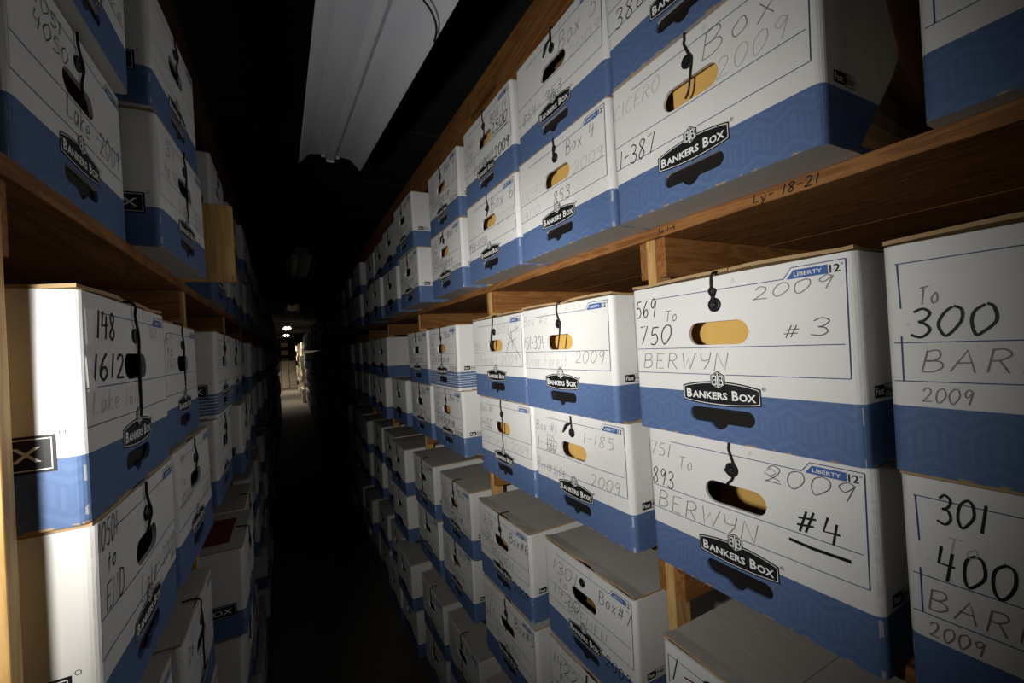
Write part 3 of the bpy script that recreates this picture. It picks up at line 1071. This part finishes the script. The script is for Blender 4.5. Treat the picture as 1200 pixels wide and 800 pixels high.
storage_box('R', -0.115, Mm, 'white and blue box marked 301 to 400 and Barrington, at the lower right', dx=0.025, gaps=True,
            notes=[('301', .085, .19, .18, .12, INK, 2.0), ('To', .10, .17, .30, .07, FNT, 1.0), ('400', .075, .235, .42, .14, INK, 2.2), ('BARRINGTON', .05, .62, .570, .09, PCL, 1.3), ('2009', .05, .17, .690, .065, PCL, 1.2)], string='wrap')
storage_box('R', -0.113, Mm + up, 'white and blue box marked to 300 and Barrington, at the right edge', curl=0.005, dx=0.017, gaps=True,
            notes=[('To', .085, .13, .27, .075, PCL, 1.1), ('300', .06, .24, .405, .120, INK, 2.2), ('BARRINGTON', .08, .70, .555, .09, PCL, 1.2), ('2009', .08, .19, .685, .060, PCL, 1.0)], string='wrap')
storage_box('R', 0.220, Mm, 'white and blue Berwyn #4 box with a bold underline, directly below the #3 box', dx=0.022,
            notes=[('751', .015, .15, .20, .10, PEN, 0.8), ('To', .20, .28, .255, .085, PCL, 0.9), ('893', .02, .16, .42, .12, INK, 1.3), ('2009', .63, .94, .19, .10, PEN, 1.0), ('#4', .74, .89, .43, .14, INK, 2.4), ('BERWYN', .045, .58, .585, .12, PCL, 1.2)],
            marks=[(0, 3.6, [(.715, .478), (.80, .486), (.92, .484)]), (1, 0.9, [(.65, .16), (.68, .13), (.66, .11), (.63, .14), (.69, .17)])],
            string='wrap', folder=('tan file folder deep inside the Berwyn #4 box', 0.13, 0.11, 0.02))
storage_box('R', 0.213, Mm + up, 'white and blue Berwyn #3 box marked 569 to 750, upper of the nearest pair', curl=0.005, dx=-0.003,
            notes=[('569', .025, .16, .205, .125, INK, 1.5), ('To', .215, .285, .245, .07, PEN, 0.9), ('750', .035, .24, .40, .13, INK, 1.6), ('2009', .655, .93, .172, .065, PCL, 1.0, -0.05), ('#', .76, .81, .395, .075, PEN, 1.0), ('3', .85, .91, .385, .085, PEN, 1.1), ('BERWYN', .055, .53, .565, .105, PCL, 1.1)],
            string='loops', folder=('tan file folder inside the Berwyn #3 box', 0.405, 0.0085))
storage_box('R', 0.560, Mm, 'white and blue box marked Box #1 and Riverside 2009', dx=0.001,
            notes=[('Box #1', .03, .30, .23, .10, PCL, 0.9), ('1- 180', .04, .29, .42, .12, PEN, 1.0), ('1-185', .60, .88, .235, .10, PCL, 0.9), ('Riverside', .02, .38, .635, .11, PCL, 1.0), ('2009', .66, .91, .59, .10, PCL, 1.0), ('125', .17, .26, .31, .06, PEN, 0.8)],
            marks=[(1, 0.9, [(.15, .36), (.29, .35), (.16, .39), (.29, .39), (.15, .42)]), (1, 0.9, [(.17, .34), (.20, .44), (.22, .34), (.25, .44), (.28, .35)])],
            string='claw', folder=('tan file folder inside the Riverside box', 0.42))
storage_box('R', 0.559, Mm + up, 'white and blue box marked Box #2, 151-304 and River Forest 2009', curl=0.005, dx=-0.019,
            notes=[('Box #2', .02, .36, .165, .10, FNT, 0.9), ('151-304', .01, .31, .40, .13, INK, 1.1), ('River Forest', .03, .56, .575, .12, FNT, 0.9), ('2009', .65, .92, .53, .10, PCL, 1.0)],
            string='hang', folder=('tan file folder inside the River Forest box', 0.52))
storage_box('R', 0.888, Mm, 'white and blue box marked 1-150, left of the Riverside box', dx=0.000,
            notes=[('Box #1', .03, .30, .19, .10, PCL, 0.8), ('1-150', .03, .27, .40, .12, INK, 1.0), ('River Forest', .03, .55, .57, .11, FNT, 0.8), ('2009', .64, .92, .57, .10, FNT, 0.9)],
            string='long', folder=('tan file folder inside the box marked 1-150', 0.42))
storage_box('R', 0.888, Mm + up, 'white and blue box with a large pencilled cross, left of Box #2', curl=0.005, dx=-0.008,
            notes=[('305-', .03, .20, .40, .10, FNT, 0.8), ('Forest 2009', .16, .88, .57, .11, FNT, 0.9), ('BOX 3', .55, .90, .20, .10, FNT, 0.8)],
            marks=[(1, 0.9, [(.70, .44), (.80, .20), (.93, .15)]), (1, 0.9, [(.74, .20), (.82, .30), (.94, .50)]), (1, 0.8, [(.73, .33), (.88, .27)]), (1, 0.8, [(.80, .18), (.82, .40)])],
            string='left', folder=('tan file folder inside the box with the pencilled cross', 0.45))

storage_box('R', 0.195, L + up, 'white box marked 1-3 with a shaded lid, under the Berwyn #4 box', curl=0.005, dx=0.0,
            notes=[('1-37', .05, .42, .24, .17, INK, 2.0), ('BARRINGTON', .06, .60, .56, .10, PCL, 1.0)], string='loops', gaps=True)
storage_box('R', 0.195, L, 'white and blue box holding up the box marked 1-3', dx=0.01, string='wrap')
storage_box('R', 0.600, L + up, 'white and blue box marked 1301 to 1420, Bremen and Box #7', curl=0.005, dx=0.030, yaw=-0.6,
            notes=[('1301', .10, .42, .27, .13, PEN, 1.3), ('to', .18, .30, .38, .08, PCL, 1.2), ('1420', .10, .44, .53, .12, PEN, 1.2), ('BREMEN', .30, .72, .575, .10, PEN, 1.2, 0.03), ('Box#7', .66, .96, .24, .12, PEN, 1.5), ('2009', .70, .93, .78, .10, INK, 1.6)],
            string='none', folder=('dark folder inside the Bremen Box #7', 0.30, 0.04, 0.02, True))
storage_box('R', 0.585, L, 'white and blue box marked 1422 to 1509, under the Bremen Box #7', dx=0.020,
            notes=[('1422', .05, .36, .24, .13, INK, 1.5), ('to', .12, .28, .36, .10, INK, 1.6), ('1509', .06, .38, .52, .12, INK, 1.5)], string='hang')
storage_box('R', 0.945, L + up, 'white and blue box marked Bremen and Box #6 with a shaded lid', curl=0.005, dx=0.003, yaw=0.5,
            notes=[('878', .12, .33, .26, .12, PCL, 1.1), ('to', .16, .26, .36, .08, PCL, 1.0), ('1001', .08, .34, .48, .11, PCL, 1.1), ('BREMEN', .27, .70, .58, .10, PEN, 1.2), ('Box#6', .66, .97, .24, .12, PEN, 1.4), ('2009', .70, .94, .80, .10, INK, 1.4)],
            string='hang', folder=('tan file folder inside the Bremen Box #6', 0.50, 0.03))
storage_box('R', 0.925, L, 'white and blue box marked Box #5, under the Bremen Box #6', dx=-0.004,
            notes=[('701', .06, .30, .24, .12, PCL, 1.0), ('to', .12, .24, .36, .08, PCL, 1.0), ('877', .06, .30, .50, .12, PCL, 1.0), ('BREMEN', .27, .70, .58, .09, PCL, 1.0), ('Box#5', .64, .96, .22, .12, PEN, 1.5), ('2009', .70, .94, .80, .10, PEN, 1.2)],
            string='hang', folder=('tan file folder inside the box marked Box #5', 0.55, 0.03))
for z, lb in ((F, 'dim box on the right bottom shelf below the 1422 box, lower one'), (F + up, 'dim box on the right bottom shelf below the 1422 box, upper one')):
    storage_box('R', 0.600, z, lb, string='wrap', dx=0.005)
for z, lb in ((F, 'dim box on the right bottom shelf below Box #5, lower one'), (F + up, 'dim box on the right bottom shelf below Box #5, upper one')):
    storage_box('R', 0.940, z, lb, string='hang', dx=-0.01)

# the Elk Grove bay beyond the second post
EG = [('Elk', 0)]
def elk(y0, z, label, dx, box, string, striped=False, bold=1.6, hole=0.45, yaw=0.0, fold=True):
    storage_box('R', y0, z, label, dx=dx, yaw=yaw, striped=striped, string=string,
                notes=[('ElkGrove', .13, .74, .57, .12, INK, bold), ('2009', .72, .95, .72, .09, INK, bold * 0.8), (box, .62, .92, .17, .10, INK, 1.3), ('2101', .06, .27, .20, .08, PEN, .8), ('to', .10, .22, .30, .08, INK, 1.4), ('2200', .06, .27, .42, .08, PEN, .8)],
                folder=(('tan file folder inside the ' + label.replace('white and blue ', '').replace(',', '').replace('just beyond the second post upper of its pair', 'on the middle shelf').replace(' box with bold writing under the striped Elk Grove box', ' box with bold writing').replace(' box with a shaded lid left of the Bremen Box #6', ' box left of Bremen Box #6').replace(' on the lower shelf', '')), hole) if fold else None)
elk(1.340, Mm + up, 'striped Elk Grove box just beyond the second post, upper of its pair', -0.011, 'Box 9', 'long', True)
elk(1.352, Mm, 'white and blue Elk Grove box with bold writing, under the striped Elk Grove box', 0.003, 'Box 10', 'hang', bold=2.2)
elk(1.700, Mm + up, 'second Elk Grove box on the middle shelf, left of the striped one', -0.002, 'Box 7', 'hang', fold=False)
elk(1.705, Mm, 'white and blue Elk Grove box, lower left of the striped one', 0.0, 'Box 8', 'hang', fold=False)
elk(1.254, T + up, 'white and blue Elk Grove box, top shelf, left of the slim post', -0.007, 'Box 12', 'wrap')
elk(1.254, T, 'white and blue Elk Grove box, top shelf, left of Box 6', -0.009, 'Box 13', 'claw')
elk(1.680, T + up, 'third Elk Grove box stack on the top shelf, upper box', -0.040, 'Box 10', 'wrap', fold=False)
elk(1.665, T, 'third Elk Grove box stack on the top shelf, lower box', -0.032, 'Box 11', 'hang', fold=False)
elk(1.322, L + up, 'white and blue Elk Grove box with a shaded lid, left of the Bremen Box #6', 0.0, 'Box 1', 'hang')
elk(1.355, L, 'white and blue Elk Grove box, left of Box #5 on the lower shelf', 0.006, 'Box 2', 'hang', bold=1.2)
elk(1.715, L + up, 'shaded-lid box two along from the Bremen Box #6', -0.002, 'Box 3', 'long', fold=False, bold=1.0)
elk(1.705, L, 'dim box two along from Box #5 on the lower shelf', 0.004, 'Box 4', 'hang', fold=False, bold=1.0)
elk(1.330, F + up, 'dim box on the bottom shelf below the Elk Grove boxes, upper one', 0.0, 'Box 5', 'long', fold=False, bold=1.0)
elk(1.340, F, 'dim box on the bottom shelf below the Elk Grove boxes, lower one', 0.0, 'Box 6', 'hang', fold=False, bold=1.0)
elk(1.690, F + up, 'dim box on the bottom shelf, next one down the aisle, upper', 0.0, 'Box 5', 'hang', fold=False, bold=1.0)
elk(1.690, F, 'dim box on the bottom shelf, next one down the aisle, lower', 0.0, 'Box 6', 'hang', fold=False, bold=1.0)

# ================================================================== near boxes, left rack
b148 = storage_box('L', 0.548, Mm + up, 'brightly lit white and blue box marked 148 and 1612, at the left post', curl=0.005, dx=0.010, gaps=False,
            notes=[('148', .115, .27, .205, .13, INK, 2.6), ('1612', .07, .33, .40, .12, INK, 2.7), ('Lake 1612', .06, .52, .55, .10, FNT, 1.0), ('BOX 2', .72, .92, .17, .08, FNT, 0.9)],
            string='long')
pr = Print([M_TAPE])
pr.poly([(U(.035), V(.075)), (U(.036), V(.235)), (U(.075), V(.238)), (U(.078), V(.19)), (U(.092), V(.13)), (U(.112), V(.075))], 0.0009)
link('paper_tape', pr.mesh('paper_tape'), b148)
pr = Print([M_TAPE])
pr.poly([(U(.02), V(.29)), (U(.03), V(.44)), (U(.10), V(.44)), (U(.055), V(.36)), (U(.058), V(.30))], 0.0009)
link('paper_tape', pr.mesh('paper_tape'), b148)
storage_box('L', 0.552, Mm, 'white and blue box marked 10501 to END and Lake 2009, on the left', dx=0.010,
            notes=[('10501', .015, .175, .13, .12, INK, 1.3), ('to', .08, .15, .25, .08, INK, 1.3), ('END', .06, .21, .42, .12, INK, 1.4), ('Lake', .38, .60, .62, .15, INK, 1.2), ('- 2009', .62, .94, .61, .11, PEN, 1.1), ('#11', .86, .97, .68, .07, INK, 1.2)],
            string='wrap', folder=('dark folder inside the box marked 10501 to END', 0.30, 0.06, 0.02, True))
storage_box('L', 0.928, Mm + up, 'white and blue box next to the 148 box, string hanging over its hole', dx=-0.006,
            notes=[('61', .08, .22, .17, .09, PCL, 1.0), ('to', .10, .22, .27, .08, PCL, 1.2), ('147', .08, .28, .40, .10, PEN, 1.0), ('Lake 09', .40, .90, .56, .09, FNT, 0.9)], string='long')
storage_box('L', 0.895, Mm, 'white and blue box next to the 10501 box, string hooked to one side', dx=0.012, yaw=-1.0,
            notes=[('9', .10, .20, .16, .10, PCL, 1.0), ('to', .12, .22, .30, .08, PCL, 1.0), ('10500', .08, .38, .46, .10, PCL, 1.0), ('2009', .66, .94, .60, .10, PCL, 1.0)], string='wrap')
storage_box('L', 1.318, Mm + up, 'striped white and blue box on the left middle shelf', dx=0.020, striped=True,
            notes=[('30', .10, .24, .17, .08, PCL, 1.0), ('to', .12, .22, .28, .08, PCL, 1.0), ('60', .10, .26, .40, .09, PCL, 1.0)], string='wrap')
storage_box('L', 1.330, Mm, 'white and blue box under the striped box on the left', dx=0.012, string='hang')
storage_box('L', 1.655, Mm + up, 'white and blue box just past the striped box on the left', dx=0.022, string='wrap')
storage_box('L', 1.665, Mm, 'white and blue box jutting out below and past the striped box on the left', dx=0.040, string='hang')
storage_box('L', 0.545, T, 'dim white and blue box marked 4050 and Lake 2009 at the top left', dx=-0.029,
            notes=[('4051', .16, .36, .15, .08, PEN, 1.1), ('4050', .16, .40, .27, .09, PEN, 1.2), ('Lake -2009', .36, .93, .55, .14, PEN, 1.2)], string='hang', folder=('tan file folder inside the box marked 4050', 0.30, 0.02, 0.01))
storage_box('L', 0.529, T + up, 'dim white and blue box stacked on the box marked 4050', dx=-0.014,
            notes=[('Lake', .60, .92, .60, .12, PEN, 1.2)], string='wrap')
storage_box('L', 0.872, T, 'dim white and blue box on the left top shelf, beside the 4050 box', dx=0.021, yaw=-3.0,
            notes=[('31', .12, .28, .22, .12, PCL, 1.0), ('to 40', .10, .34, .40, .12, PCL, 1.0), ('Lake -2009', .34, .92, .58, .12, PCL, 1.0)], string='long')
storage_box('L', 0.866, T + up, 'dim white and blue box at the upper left, right of the topmost one', dx=0.016, yaw=-2.5, string='hang')
storage_box('L', 1.580, T, 'dim box on the left top shelf behind the plank end, lower one', dx=-0.006, string='hang')
storage_box('L', 1.565, T + up, 'dim box on the left top shelf behind the plank end, upper one', dx=0.000, string='wrap')
storage_box('L', 0.600, L + up, 'white box under the 10501 box on the left lower shelf', dx=-0.012, string='wrap')
storage_box('L', 0.600, L, 'white box at the foot of the left lower shelf, under the 10501 column', dx=-0.010, string='wrap')
storage_box('L', 0.930, L + up, 'white box with a dangling string and shaded lid on the left lower shelf', dx=-0.001,
            notes=[('26', .10, .26, .26, .12, PEN, 1.2), ('Lake', .40, .70, .60, .12, PCL, 1.0)], string='long')
storage_box('L', 0.930, L, 'white box beneath the dangling string box on the left lower shelf', dx=0.004, string='wrap')
bred = storage_box('L', 1.320, L + up, 'white box jutting into the aisle on the left, red paper on its lid', dx=0.058, string='wrap')
storage_box('L', 1.322, L, 'white box beneath the one with red paper on its lid', dx=0.046, string='hang')
storage_box('L', 1.660, L + up, 'dim box just past the red paper box on the left lower shelf', dx=0.040, string='hang')
storage_box('L', 1.660, L, 'dim box on the left lower shelf, under the box past the red paper', dx=0.030, string='hang')
for q, y in enumerate((0.58, 0.93, 1.31, 1.66)):
    for z, w in ((F, 'lower'), (F + up, 'upper')):
        storage_box('L', y, z, 'dim box on the left bottom shelf, ' + w + ' of the ' + ('first', 'second', 'third', 'fourth')[q] + ' pair', dx=0.01 * (q % 3), string='hang')

# loose things on and between the boxes
bm = bmesh.new()
n = 8
g = [[bm.verts.new((-0.11 + 0.20 * i / n, 0.035 + 0.24 * j / n, 0.0006 + 0.004 * abs(math.sin(i * 0.9 + j * 0.5)) * (j / n))) for j in range(n + 1)] for i in range(n + 1)]
for i in range(n):
    for j in range(n):
        bm.faces.new((g[i][j], g[i + 1][j], g[i + 1][j + 1], g[i][j + 1]))
sol = bmesh.ops.solidify(bm, geom=list(bm.faces), thickness=-0.0012)
o = link('file_folder', to_mesh(bm, 'red_folder', M_RED), None, (bred.location.x, bred.location.y, L + 2 * up + 0.0006), PI / 2)
tag(o, 'faded red folder lying on the jutting box at the left', 'folder')

pl = thing('wooden_plank', 'orange wooden plank end standing out of the left top shelf', 'plank', (-0.128, 1.234, T))
link('plank', box_mesh('plank', (-0.46, -0.010, 0.0005), (0.027, 0.010, 0.187), M_POST, 0.003), pl)
pl.rotation_euler = (0, 0, 0)

# the bent brown cardboard flap between the boxes at the top right
bm = bmesh.new()
prof = [0.0, 0.25, 0.5, 0.75, 1.0]
edge = smooth_pts([(0.552, 0.2195, 0.0), (0.550, 0.203, 0.03), (0.549, 0.184, 0.070), (0.551, 0.188, 0.11), (0.552, 0.193, 0.16), (0.554, 0.197, 0.25), (0.556, 0.200, 0.38)], 3)
rows = [[bm.verts.new((e.x + (0.79 - e.x) * t - 0.600, e.y + (0.2175 - e.y) * math.sin(PI / 2 * t) - 0.212, e.z + 0.0006)) for t in prof] for e in edge]
for a, b in zip(rows, rows[1:]):
    for i in range(len(prof) - 1):
        bm.faces.new((a[i], a[i + 1], b[i + 1], b[i]))
bmesh.ops.solidify(bm, geom=list(bm.faces), thickness=0.003)
o = link('cardboard_flap', to_mesh(bm, 'cardboard_flap', M_FLAP), None, (0.600, 0.212, T))
tag(o, 'bent brown cardboard sheet standing between the two boxes at the top right', 'cardboard')

# ================================================================== boxes further down the aisle
def simple_mesh(striped=False):
    bm = bmesh.new()
    me = CARTON.copy()
    bm.from_mesh(me)
    for v in bm.verts:
        pass
    add_box(bm, (-W / 2 + 0.001, 0.002, H + 0.0002), (0.012, DEP - 0.003, H + LID), 2)
    add_box(bm, (0.0135, 0.003, H + 0.0002), (W / 2 - 0.001, DEP - 0.003, H + LID), 2)
    pr = Print([M_BLACK])
    n = 12
    top = [(U(.30 + .368 * i / n), V(.668 - .034 * (1 - (2 * i / n - 1) ** 2))) for i in range(n + 1)]
    bot = [(U(.30 + .368 * i / n), V(.764 + .021 * (1 - (2 * i / n - 1) ** 2))) for i in range(n + 1)]
    for i in range(n):
        bm.faces.new([bm.verts.new((x, -0.0006, z)) for x, z in (bot[i], bot[i + 1], top[i + 1], top[i])]).material_index = 3
    tube(bm, [(U(.49), -0.0022, H + .001), (U(.49), -0.0026, H - .01), (U(.495), -0.003, V(.17)), (U(.485), -0.003, V(.40))], 0.0014, 5, 3)
    for i in range(1):
        c = [bm.verts.new((U(.49) + 0.0096 * math.cos(a), -0.0036, V(.172) + 0.0096 * math.sin(a))) for a in [q * PI / 6 for q in range(12)]]
        bm.faces.new(c).material_index = 3
    return to_mesh(bm, 'storage_box', [M_BOXS if striped else M_BOX, M_KRAFT, M_LID, M_BLACK])
SIMPLE = simple_mesh()
rng = random.Random(77)
GLAB = {}
def deep_boxes(side, cols, y_split, lab_near, lab_far, grp, lo, hi):
    proto = None
    for ci, y in enumerate(cols):
        for t in 'TMLF':
            for lv in (0, 1):
                if rng.random() < 0.05 and lv == 1:
                    continue
                dx = rng.uniform(lo, hi)
                loc, rz = box_loc(side, y + rng.uniform(-0.003, 0.003), TIER[t] + lv * up, dx)
                if proto is None:
                    proto = o = link('storage_box', SIMPLE)
                else:
                    o = proto.copy(); COL.objects.link(o)
                o.location = loc
                o.rotation_euler = (0, 0, rz + math.radians(rng.uniform(-0.4, 0.4)))
                shelf = {'T': 'top', 'M': 'middle', 'L': 'lower', 'F': 'bottom'}[t]
                if ci < y_split:
                    tag(o, lab_near % (('upper', 'lower')[1 - lv] if lv in (0, 1) else '', shelf, ORD[ci]), 'box', grp)
                else:
                    tag(o, lab_far % shelf, 'box', grp + ', ' + shelf + ' shelf')
ORD = ['first', 'second', 'third', 'fourth']
cols_r = []
for i in range(6):
    p = 2.050 + 0.72 * i
    cols_r += [p + 0.034, p + 0.372]
deep_boxes('R', cols_r, 4, 'dim %s storage box on the right %s shelf, %s column beyond the Elk Grove bay',
           'near-black storage box on the right %s shelf, far down the aisle', 'dark boxes down the right rack', -0.040, 0.012)
cols_l = []
for i in range(3):
    p = 2.010 + 0.72 * i
    cols_l += [p + 0.034, p + 0.372]
deep_boxes('L', cols_l, 2, 'dim %s storage box on the left %s shelf, %s column past the striped box',
           'near-black storage box on the left %s shelf, far down the aisle', 'dark boxes down the left rack', -0.010, 0.035)

# what nobody could count: the rows that run on in the dark to the lit far end
def dark_rows(side, y0, y1, label):
    bm = bmesh.new()
    sx = 1 if side == 'R' else -1
    xf = XR if side == 'R' else XL
    y = y0
    while y < y1:
        for t in 'TMLF':
            for lv in (0, 1):
                x = xf + sx * rng.uniform(-0.01, 0.015)
                z = TIER[t] + lv * up
                add_box(bm, (min(x, x + sx * 0.6), y, z), (max(x, x + sx * 0.6), y + W, z + H * 0.29), 1)
                add_box(bm, (min(x, x + sx * 0.6), y, z + H * 0.29), (max(x, x + sx * 0.6), y + W, z + H + LID), 0)
        y += 0.36
    for t, z in TIER.items():
        add_box(bm, (min(xf + sx * .06, xf + sx * .7), y0 - 0.02, z - BT), (max(xf + sx * .06, xf + sx * .7), y1 + 0.1, z - 0.0005), 2)
    yy = y0 - 0.03
    while yy < y1:
        add_box(bm, (min(xf + sx * .665, xf + sx * .70), yy, 0), (max(xf + sx * .665, xf + sx * .70), yy + 0.03, TIER['T'] + 0.5), 2)
        yy += 0.72
    o = link('box_rows', to_mesh(bm, 'box_rows', [M_PLAINW, M_PLAINB, M_BOARD]))
    tag(o, label, 'boxes', None, 'stuff')
M_PLAINW = mat('carton_white', (0.76, 0.75, 0.72), 0.6)
M_PLAINB = mat('carton_blue', (0.08, 0.185, 0.47), 0.6)
dark_rows('R', 7.26, 15.6, 'rows of boxes running on in the dark along the right rack')
dark_rows('L', 5.04, 13.2, 'rows of boxes running on in the dark along the left rack')

# ================================================================== the lit far end
M_CREAM = kraft_material('cream_carton', (0.72, 0.66, 0.52), (0.60, 0.54, 0.41))
def far_box_mesh():
    bm = bmesh.new()
    add_box(bm, (-W / 2, 0, 0), (W / 2, 0.5, H), 0, 0.004)
    add_box(bm, (-W / 2 - .003, -0.003, H * 0.72), (W / 2 + .003, 0.503, H + LID), 0, 0.003)
    add_box(bm, (-0.045, -0.0035, H * 0.40), (0.045, -0.0005, H * 0.50), 1)
    return to_mesh(bm, 'carton_box', [M_CREAM, M_KRAFT])
FAR = far_box_mesh()
proto = None
def far_box(loc, rz, label, grp):
    global proto
    if proto is None:
        proto = o = link('carton_box', FAR)
    else:
        o = proto.copy(); COL.objects.link(o)
    o.location = loc; o.rotation_euler = (0, 0, rz)
    tag(o, label, 'box', grp)
# stack closing the aisle
for c in range(3):
    for r in range(6):
        far_box((-0.44 + 0.345 * c + rng.uniform(-.006, .006), 24.3 + rng.uniform(0, .12), 0.0005 + r * (H + LID + 0.0006)), 0,
                'cream carton in the lit stack closing the far end of the aisle', 'lit stack at the far end')
# lit column of boxes on the right
for c in range(9):
    for r in range(9):
        if c % 2 and r > 7:
            continue
        far_box((0.450 + rng.uniform(-.07, .05), 16.2 + 0.9 * c + rng.uniform(-.1, .1), 0.0005 + r * (H + LID + 0.0006)), -PI / 2 + rng.uniform(-.1, .1),
                'pale carton in the lit piles along the far right of the aisle', 'lit piles at the far right')
# dark shelf unit above the far stack
sh = thing('shelf_unit', 'small dark shelf unit with an orange top board at the far lit end', 'shelving', (-0.08, 25.2, 0))
for x in (-0.40, 0.40):
    link('side_panel', box_mesh('side_panel', (x - 0.012, 0, 0), (x + 0.012, 0.5, ZC + 1.04), M_BOARD), sh)
for z in (0.35, 0.80, 1.25, 1.66, 2.05, 2.32):
    link('shelf_board', box_mesh('shelf_board', (-0.386, 0, z), (0.386, 0.5, z + 0.03), M_BOARD), sh)
link('top_board', box_mesh('top_board', (-0.45, -0.03, ZC + 1.042), (0.45, 0.52, ZC + 1.12), M_POST), sh)
for i in range(4):
    far_box((-0.08, 25.22, (1.28, 1.69, 2.08, 0.83)[i] + 0.0008), 0, 'carton on the dark shelf unit at the far end', 'cartons on the far shelf unit')

# ================================================================== light fixtures
M_ENAMEL = mat('white_enamel', (0.74, 0.76, 0.80), 0.45, 0, 0.4)
k = NT(M_ENAMEL)
tc = k.n('ShaderNodeTexCoord').outputs['Object']
k.l(k.mix(k.noise(tc, 5, 4, 0.6), (0.78, 0.80, 0.84), (0.68, 0.70, 0.74)), k.b.inputs['Base Color'])
M_SOCK = mat('lamp_socket', (0.70, 0.70, 0.70), 0.4)
M_CABLE = mat('black_cable', (0.012, 0.012, 0.012), 0.5)
def lit_material(name, col, e):
    mt = mat(name, col)
    b = mt.node_tree.nodes['Principled BSDF']
    b.inputs['Emission Color'].default_value = (*col, 1)
    b.inputs['Emission Strength'].default_value = e
    return mt
M_TUBE = lit_material('lit_tube', (1.0, 0.93, 0.80), 14.0)

def fixture(label, ctr, length, pitch, lit=False, width=0.262):
    root = thing('strip_light', label, 'ceiling light', ctr)
    root.rotation_euler = (pitch, 0, 0)
    h = width / 2
    prof = [(-h, -0.052), (-h + 0.006, -0.052), (-h + 0.008, -0.046), (-0.085, -0.006), (-0.030, 0.0), (-0.020, -0.002), (-0.013, -0.022), (0.013, -0.022), (0.017, -0.002), (0.030, 0.0), (0.085, -0.006), (h - 0.008, -0.046), (h - 0.006, -0.052), (h, -0.052)]
    bm = bmesh.new()
    rows = []
    for y in (-length / 2, length / 2):
        rows.append([bm.verts.new((x, y, z)) for x, z in prof])
    for i in range(len(prof) - 1):
        bm.faces.new((rows[0][i], rows[0][i + 1], rows[1][i + 1], rows[1][i]))
    bmesh.ops.recalc_face_normals(bm, faces=bm.faces)
    bmesh.ops.solidify(bm, geom=list(bm.faces), thickness=0.0015)
    link('reflector', to_mesh(bm, 'reflector', M_ENAMEL), root)
    bm = bmesh.new()
    add_box(bm, (-0.055, -length / 2 + 0.02, 0.003), (0.055, length / 2 - 0.02, 0.062), 0, 0.004)
    link('ballast_housing', to_mesh(bm, 'ballast_housing', M_ENAMEL), root)
    for s in (-1, 1):
        bm = bmesh.new()
        add_box(bm, (-0.017, s * (length / 2 + 0.004) - 0.004, -0.030), (0.017, s * (length / 2 + 0.004) + 0.004, 0.0), 0, 0.003)
        link('end_cap', to_mesh(bm, 'end_cap', M_ENAMEL), root)
        for x in (-0.030, 0.030):
            bm = bmesh.new()
            add_box(bm, (x - 0.009, s * (length / 2 - 0.012) - 0.006, -0.016), (x + 0.009, s * (length / 2 - 0.012) + 0.006, -0.003), 0, 0.003)
            link('lamp_socket', to_mesh(bm, 'lamp_socket', M_SOCK), root)
    for s in (-1, 1):
        y = s * (length / 2 - 0.15)
        zt = (CZ - ctr[2]) / math.cos(pitch) - 0.001 - y * math.tan(pitch)
        bm = bmesh.new()
        tube(bm, [(0, y, 0.060), (0.0, y + 0.001, zt - 0.002)], 0.004, 8)
        link('hanger_rod', to_mesh(bm, 'hanger_rod', M_CABLE), root)
    if lit:
        for x in (-0.045, 0.045):
            bm = bmesh.new()
            tube(bm, [(x, -length / 2 + 0.02, -0.035), (x, length / 2 - 0.02, -0.035)], 0.013, 10)
            link('lamp_tube', to_mesh(bm, 'lamp_tube', M_TUBE), root)
        d = bpy.data.lights.new('tube_light', 'AREA')
        d.shape = 'RECTANGLE'; d.size = 0.2; d.size_y = length
        d.spread = math.radians(120)
        d.energy = lit; d.color = (1.0, 0.90, 0.72)
        lo = link('tube_light', d, root, (0, 0, -0.06))
    return root
FX = fixture('grey strip light hanging over the aisle, nearest to the camera', (0.218, 1.43, ZC + 0.838), 1.30, math.radians(6.3))
bm = bmesh.new()
tube(bm, smooth_pts([(0.06, -0.60, -0.045), (0.085, -0.585, -0.054), (0.105, -0.560, -0.060), (0.117, -0.530, -0.062), (0.119, -0.508, -0.072)]), 0.0025, 6)
link('power_cord', to_mesh(bm, 'power_cord', M_CABLE), FX)
fixture('dark strip light, second one down the aisle', (0.17, 4.9, ZC + 0.93), 1.25, 0)
fixture('faint strip light, third one down the aisle', (0.14, 9.2, ZC + 0.95), 1.25, 0)
fixture('lit strip light over the far end of the aisle, nearer of two', (0.06, 16.6, ZC + 1.02), 1.25, 0, 30)
fixture('lit strip light over the far end of the aisle, farther of two', (0.03, 21.6, ZC + 1.0), 1.25, 0, 48)
